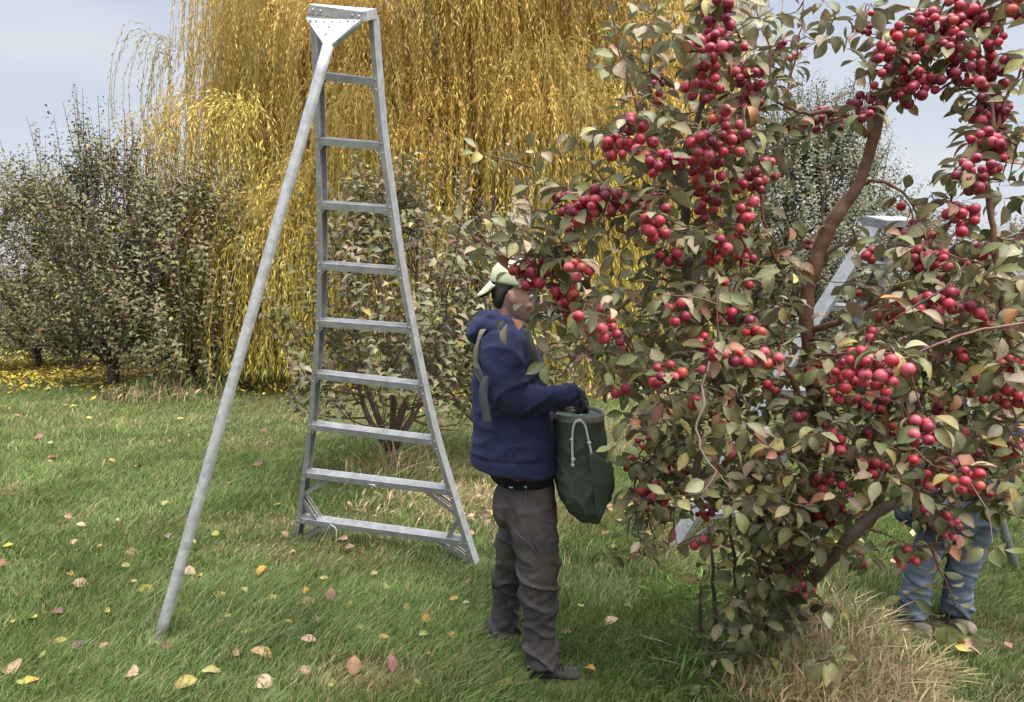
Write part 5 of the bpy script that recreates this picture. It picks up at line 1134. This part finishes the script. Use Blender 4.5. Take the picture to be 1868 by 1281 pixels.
    for i, c0 in enumerate(ACOL):
        V, F, c = apple_geo(1.0, c0, i); V = V.copy(); o = mesh_np('apple', V, F, M['apple'], col=c); protos.append(o.data); bpy.data.objects.remove(o)
    camv = A(0, 0, CH)
    vis = sorted(ap, key=lambda t: -t[1] / np.linalg.norm(t[0] - camv)); vis = [t for t in vis if t[0][0] / t[0][1] < .60]
    big = vis[:100]; ids = {id(t) for t in big}; rest = [t for t in ap if id(t) not in ids]
    from mathutils import Matrix
    def pose(q, a, nd):
        z = unit((nd - q) + randdir(1, r)[0] * .02 + A(0, 0, .012)); z = unit(z * .6 + A(0, .25, .5) + randdir(1, r)[0] * .7)
        x = unit(np.cross(z, randdir(1, r)[0])); y = np.cross(z, x); return np.stack([x, y, z], 1)
    def pick(q): 
        hi = q[2] > 1.9; return int(r.choice(6, p=[.2, .24, .1, .24, .02, .20] if hi else [.30, .22, .18, .12, .10, .08]))
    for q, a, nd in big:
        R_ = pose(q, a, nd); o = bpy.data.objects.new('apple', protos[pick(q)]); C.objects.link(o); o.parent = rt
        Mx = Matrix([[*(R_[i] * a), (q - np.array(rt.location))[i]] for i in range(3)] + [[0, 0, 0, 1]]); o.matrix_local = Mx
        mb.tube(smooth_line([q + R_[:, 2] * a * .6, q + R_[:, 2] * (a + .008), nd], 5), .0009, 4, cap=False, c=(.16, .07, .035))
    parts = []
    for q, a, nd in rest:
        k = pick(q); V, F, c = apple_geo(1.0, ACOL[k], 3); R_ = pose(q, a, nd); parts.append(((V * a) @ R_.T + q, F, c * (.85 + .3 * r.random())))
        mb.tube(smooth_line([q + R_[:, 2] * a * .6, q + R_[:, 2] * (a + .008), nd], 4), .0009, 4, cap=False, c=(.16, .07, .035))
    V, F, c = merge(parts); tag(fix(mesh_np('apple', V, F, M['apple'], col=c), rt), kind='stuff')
    fix(mb.build('trunk', M['limb']), rt)
crab()

# ------------------------------------------------------------------ fallen leaves on the lawn
def fallen():
    r = np.random.default_rng(5)
    T_ = (.27, .18, .11); B_ = (.12, .065, .05); Yw = (.28, .19, .045); Yp = (.25, .22, .08); O_ = (.34, .18, .035); YG = (.18, .20, .05)
    one = [  # px, py, length, width, colour, curl, roll, label
     (22, 1236, .105, .085, T_, .5, 0, 'broad tan leaf lying at the bottom left corner'),
     (147, 1079, .085, .06, T_, .8, 0, 'tan cupped leaf in the grass left of the ladder pole foot'),
     (236, 1244, .105, .065, (0.333, 0.229, 0.148), 1.0, 0, 'large tan domed leaf below the foot of the ladder pole'),
     (487, 1263, .10, .065, (0.340, 0.244, 0.163), .8, 1, 'pale crumpled tan leaf cut by the bottom edge'),
     (646, 1243, .085, .062, (.29, .175, .105), .3, 2, 'tan spade shaped leaf standing with its stalk upright'),
     (717, 1236, .075, .04, (.20, .095, .075), .5, 2, 'narrow reddish leaf with a dark spot standing in the grass'),
     (565, 1183, .075, .04, (0.296, 0.185, 0.133), .9, 0, 'small domed brown leaf above the spade shaped one'),
     (603, 1109, .080, .058, (.19, .105, .09), .4, 2, 'purplish brown leaf standing on edge below the big ladder'),
     (480, 1205, .115, .055, (.25, .17, .07), 1.2, 0, 'wide yellow and brown curled leaf above the bottom edge'),
     (143, 1193, .080, .06, (0.074, 0.037, 0.044), .5, 1, 'dark purple leaf left of the ladder pole foot'),
     (104, 1131, .095, .055, (0.096, 0.052, 0.052), .5, 0, 'dark brown leaf beside a yellow one at the left'),
     (308, 990, .075, .05, (0.155, 0.104, 0.118), .5, 1, 'greyish purple leaf touching the ladder pole'),
     (98, 841, .12, .07, (0.148, 0.059, 0.044), .8, 0, 'dark red leaf far up the lawn at the left'),
     (70, 804, .10, .07, (0.185, 0.096, 0.081), .8, 0, 'pinkish brown leaf farthest up the lawn at the left'),
     (135, 1000, .065, .04, T_, .9, 0, 'small tan leaf, lower of the three in a column'),
     (149, 969, .065, .04, (0.333, 0.237, 0.148), .9, 0, 'small tan leaf, middle of the three in a column'),
     (124, 954, .065, .045, (0.266, 0.163, 0.111), .8, 0, 'small brown leaf, upper of the three in a column'),
     (1030, 1167, .08, .05, (0.244, 0.163, 0.104), .8, 0, 'brown leaf just right of the picker shoe'),
     (1114, 1148, .09, .05, (0.333, 0.244, 0.163), .9, 0, 'pale tan leaf between the picker and the crabapple'),
     (624, 995, .09, .06, (0.266, 0.163, 0.111), .7, 0, 'brown leaf under the lowest step of the big ladder'),
     (345, 1056, .08, .055, (0.311, 0.207, 0.126), .9, 0, 'tan and yellow leaf right of the ladder pole'),
     (362, 1062, .075, .03, Yw, 1.4, 0, 'yellow curled leaf leaning on the tan one by the pole'),
     (470, 1060, .085, .045, O_, 1.6, 2, 'bright orange yellow curled leaf in front of the big ladder'),
     (500, 931, .11, .04, Yw, 1.2, 0, 'long yellow leaf left of the ladder rail foot'),
     (780, 1145, .075, .042, O_, 1.7, 1, 'orange yellow arched leaf left of the picker trousers'),
     (776, 1172, .075, .042, YG, .9, 0, 'dull yellow leaf right under the arched one'),
     (1031, 1084, .06, .036, Yp, .9, 1, 'pale yellow leaf by the picker knee'),
     (828, 1107, .06, .022, O_, 1.4, 1, 'thin yellow leaf close to the picker far foot'),
     (857, 1112, .08, .018, (0.311, 0.355, 0.185), 2.0, 1, 'pale green sickle shaped leaf by the picker far foot'),
     (846, 1222, .09, .02, YG, 2.2, 1, 'yellow green sickle leaf left of the picker near shoe'),
     (780, 1205, .055, .03, O_, 1.6, 1, 'small orange leaf lying above the sickle leaf'),
     (335, 1264, .11, .06, (.22, .18, .05), 1.0, 0, 'ragged yellow leaf at the bottom edge'),
     (388, 1240, .09, .05, (.19, .18, .06), .9, 0, 'yellow green striped leaf low in the lawn'),
     (455, 1167, .09, .035, (0.185, 0.266, 0.059), .9, 0, 'green tinged leaf above the bottom edge'),
     (270, 1092, .085, .05, (0.340, 0.296, 0.059), 1.1, 1, 'yellow leaf folded over, left of the pole'),
     (231, 1046, .055, .045, Yp, .9, 1, 'small bright yellow leaf left of the pole'),
     (14, 1008, .06, .035, (0.340, 0.311, 0.044), .8, 0, 'yellow leaf at the left edge of the lawn'),
     (3, 1042, .07, .05, (0.178, 0.074, 0.044), .5, 1, 'red brown leaf half out of the left edge'),
     (62, 1256, .095, .06, (0.326, 0.222, 0.037), .9, 0, 'yellow leaf right of the broad tan one'),
     (395, 1101, .095, .035, (0.311, 0.296, 0.059), .7, 0, 'long dull yellow leaf right of the pole')]
    def leaf(px, py, L, W, c, curl, roll):
        g = G(px, py); a = r.random() * 2 * math.pi if roll != 2 else r.normal(0, .4) + math.pi / 2
        if roll == 0: ax = A(math.cos(a) * 1, math.sin(a) * .5, .1); nm = A(0, -.45, 1) + r.normal(0, .15, 3)
        elif roll == 1: ax = A(math.cos(a), math.sin(a), .35); nm = A(0, -.9, .8) + r.normal(0, .3, 3)
        else: ax = A(r.normal(0, .25), .15, 1); nm = A(r.normal(0, .3), -1, .2)
        ax = unit(ax); p = A(g[0], g[1], g[2] + (.052 if roll < 2 else .025)); k = 1; st = p - ax * L * .5 if roll < 2 else p
        V, F, cc = leaves(st[None], ax[None], np.array([nm]), np.array([L]), np.array([W]), np.array([curl]), np.array([c]), rows=9, fold=.2, shape=[.05, .5, .8, .96, 1.0, .92, .72, .4, .04], tipcol=np.array([c]) * np.array([1, .8, .7]))
        V = V - st; o = mesh_np('fallen_leaf', V + r.normal(0, .0012, V.shape), F, M['fallen'], col=cc * (1 + r.normal(0, .08, (len(cc), 1)))); o.location = st; return o
    for px, py, L, W, c, cu, ro, lab in one: tag(leaf(px, py, L, W, c, cu, ro), lab, 'leaf', 'fallen leaves on the lawn')
    smal = [(32, 764), (15, 750), (90, 815), (93, 850), (252, 858), (225, 889), (205, 848), (163, 769), (73, 1101), (58, 1141), (110, 1186), (130, 1062), (245, 1075), (395, 986), (430, 991), (350, 1000), (705, 1084), (340, 1130),
            (820, 1175), (1060, 1120), (1075, 1235), (40, 1265), (180, 1010), (590, 1070), (530, 1020), (680, 1060), (640, 1120), (700, 1180), (420, 890), (300, 930), (330, 770), (270, 745), (350, 720), (120, 745), (420, 1140), (215, 960),
            (500, 1105), (560, 1090), (740, 1120), (900, 1195), (655, 1160), (345, 800), (1150, 1120), (1190, 1180), (1230, 1150), (290, 1130), (195, 1130), (25, 1150), (85, 1210), (610, 1265), (760, 1265), (930, 1262), (530, 1150), (450, 1090), (1180, 985), (1120, 1010)]
    smb = [(470, 856), (480, 792), (310, 812), (580, 1145), (520, 985), (640, 1010), (30, 1100), (190, 1195), (380, 1160), (430, 1210), (300, 1200), (560, 1115), (690, 1000), (940, 1262), (240, 1020), (815, 1010), (860, 985), (1105, 985), (1130, 960), (555, 1240)]
    def zone(px, py):
        if py < 830: return 'far up the lawn behind the ladder pole'
        if px < 200: return 'near the left edge' if py < 1120 else 'in the bottom left corner'
        if px < 330: return 'left of the ladder pole' if py < 1120 else 'round the foot of the ladder pole'
        if px < 560: return 'between the pole and the ladder' if py < 1060 else 'right of the pole foot'
        if px < 720: return 'in front of the ladder steps' if py < 1140 else 'low in the lawn below the ladder'
        if px < 900: return 'left of the picker feet'
        if px < 1080: return 'beside the picker shoes'
        return 'between the picker and the crabapple'
    from collections import defaultdict
    D = defaultdict(list)
    for kind, lst in (('y', smal), ('b', smb)):
        for px, py in lst:
            L = (.045 + .03 * r.random()) * (1.35 if py < 900 else 1); i = r.integers(5 if kind == 'y' else 3)
            if kind == 'y': c, nm, wr = (Yw, Yp, YG, O_, (.33, .27, .07))[i], ('golden', 'pale yellow', 'yellow green', 'orange', 'lemon yellow')[i], .35 + .25 * r.random()
            else: c, nm, wr = ((.20, .125, .08), (.13, .07, .05), (.24, .16, .10))[i], ('brown', 'dark brown', 'light brown')[i], .5 + .25 * r.random()
            D[(nm, zone(px, py))].append((px, leaf(px, py, L, L * wr, c, .6 + r.random(), int(r.integers(2)))))
    for (nm, z), lst in D.items():
        lst.sort(key=lambda t: t[0]); m = len(lst)
        for k, (_, o) in enumerate(lst):
            pre = '' if m == 1 else ('left of two: ', 'right of two: ')[k] if m == 2 else ('leftmost: ', 'second from left: ', 'third from left: ', 'fourth from left: ', 'fifth from left: ', 'sixth from left: ')[min(k, 5)]
            tag(o, pre + 'small ' + nm + ' leaf ' + z, 'leaf', 'fallen leaves on the lawn')
fallen()
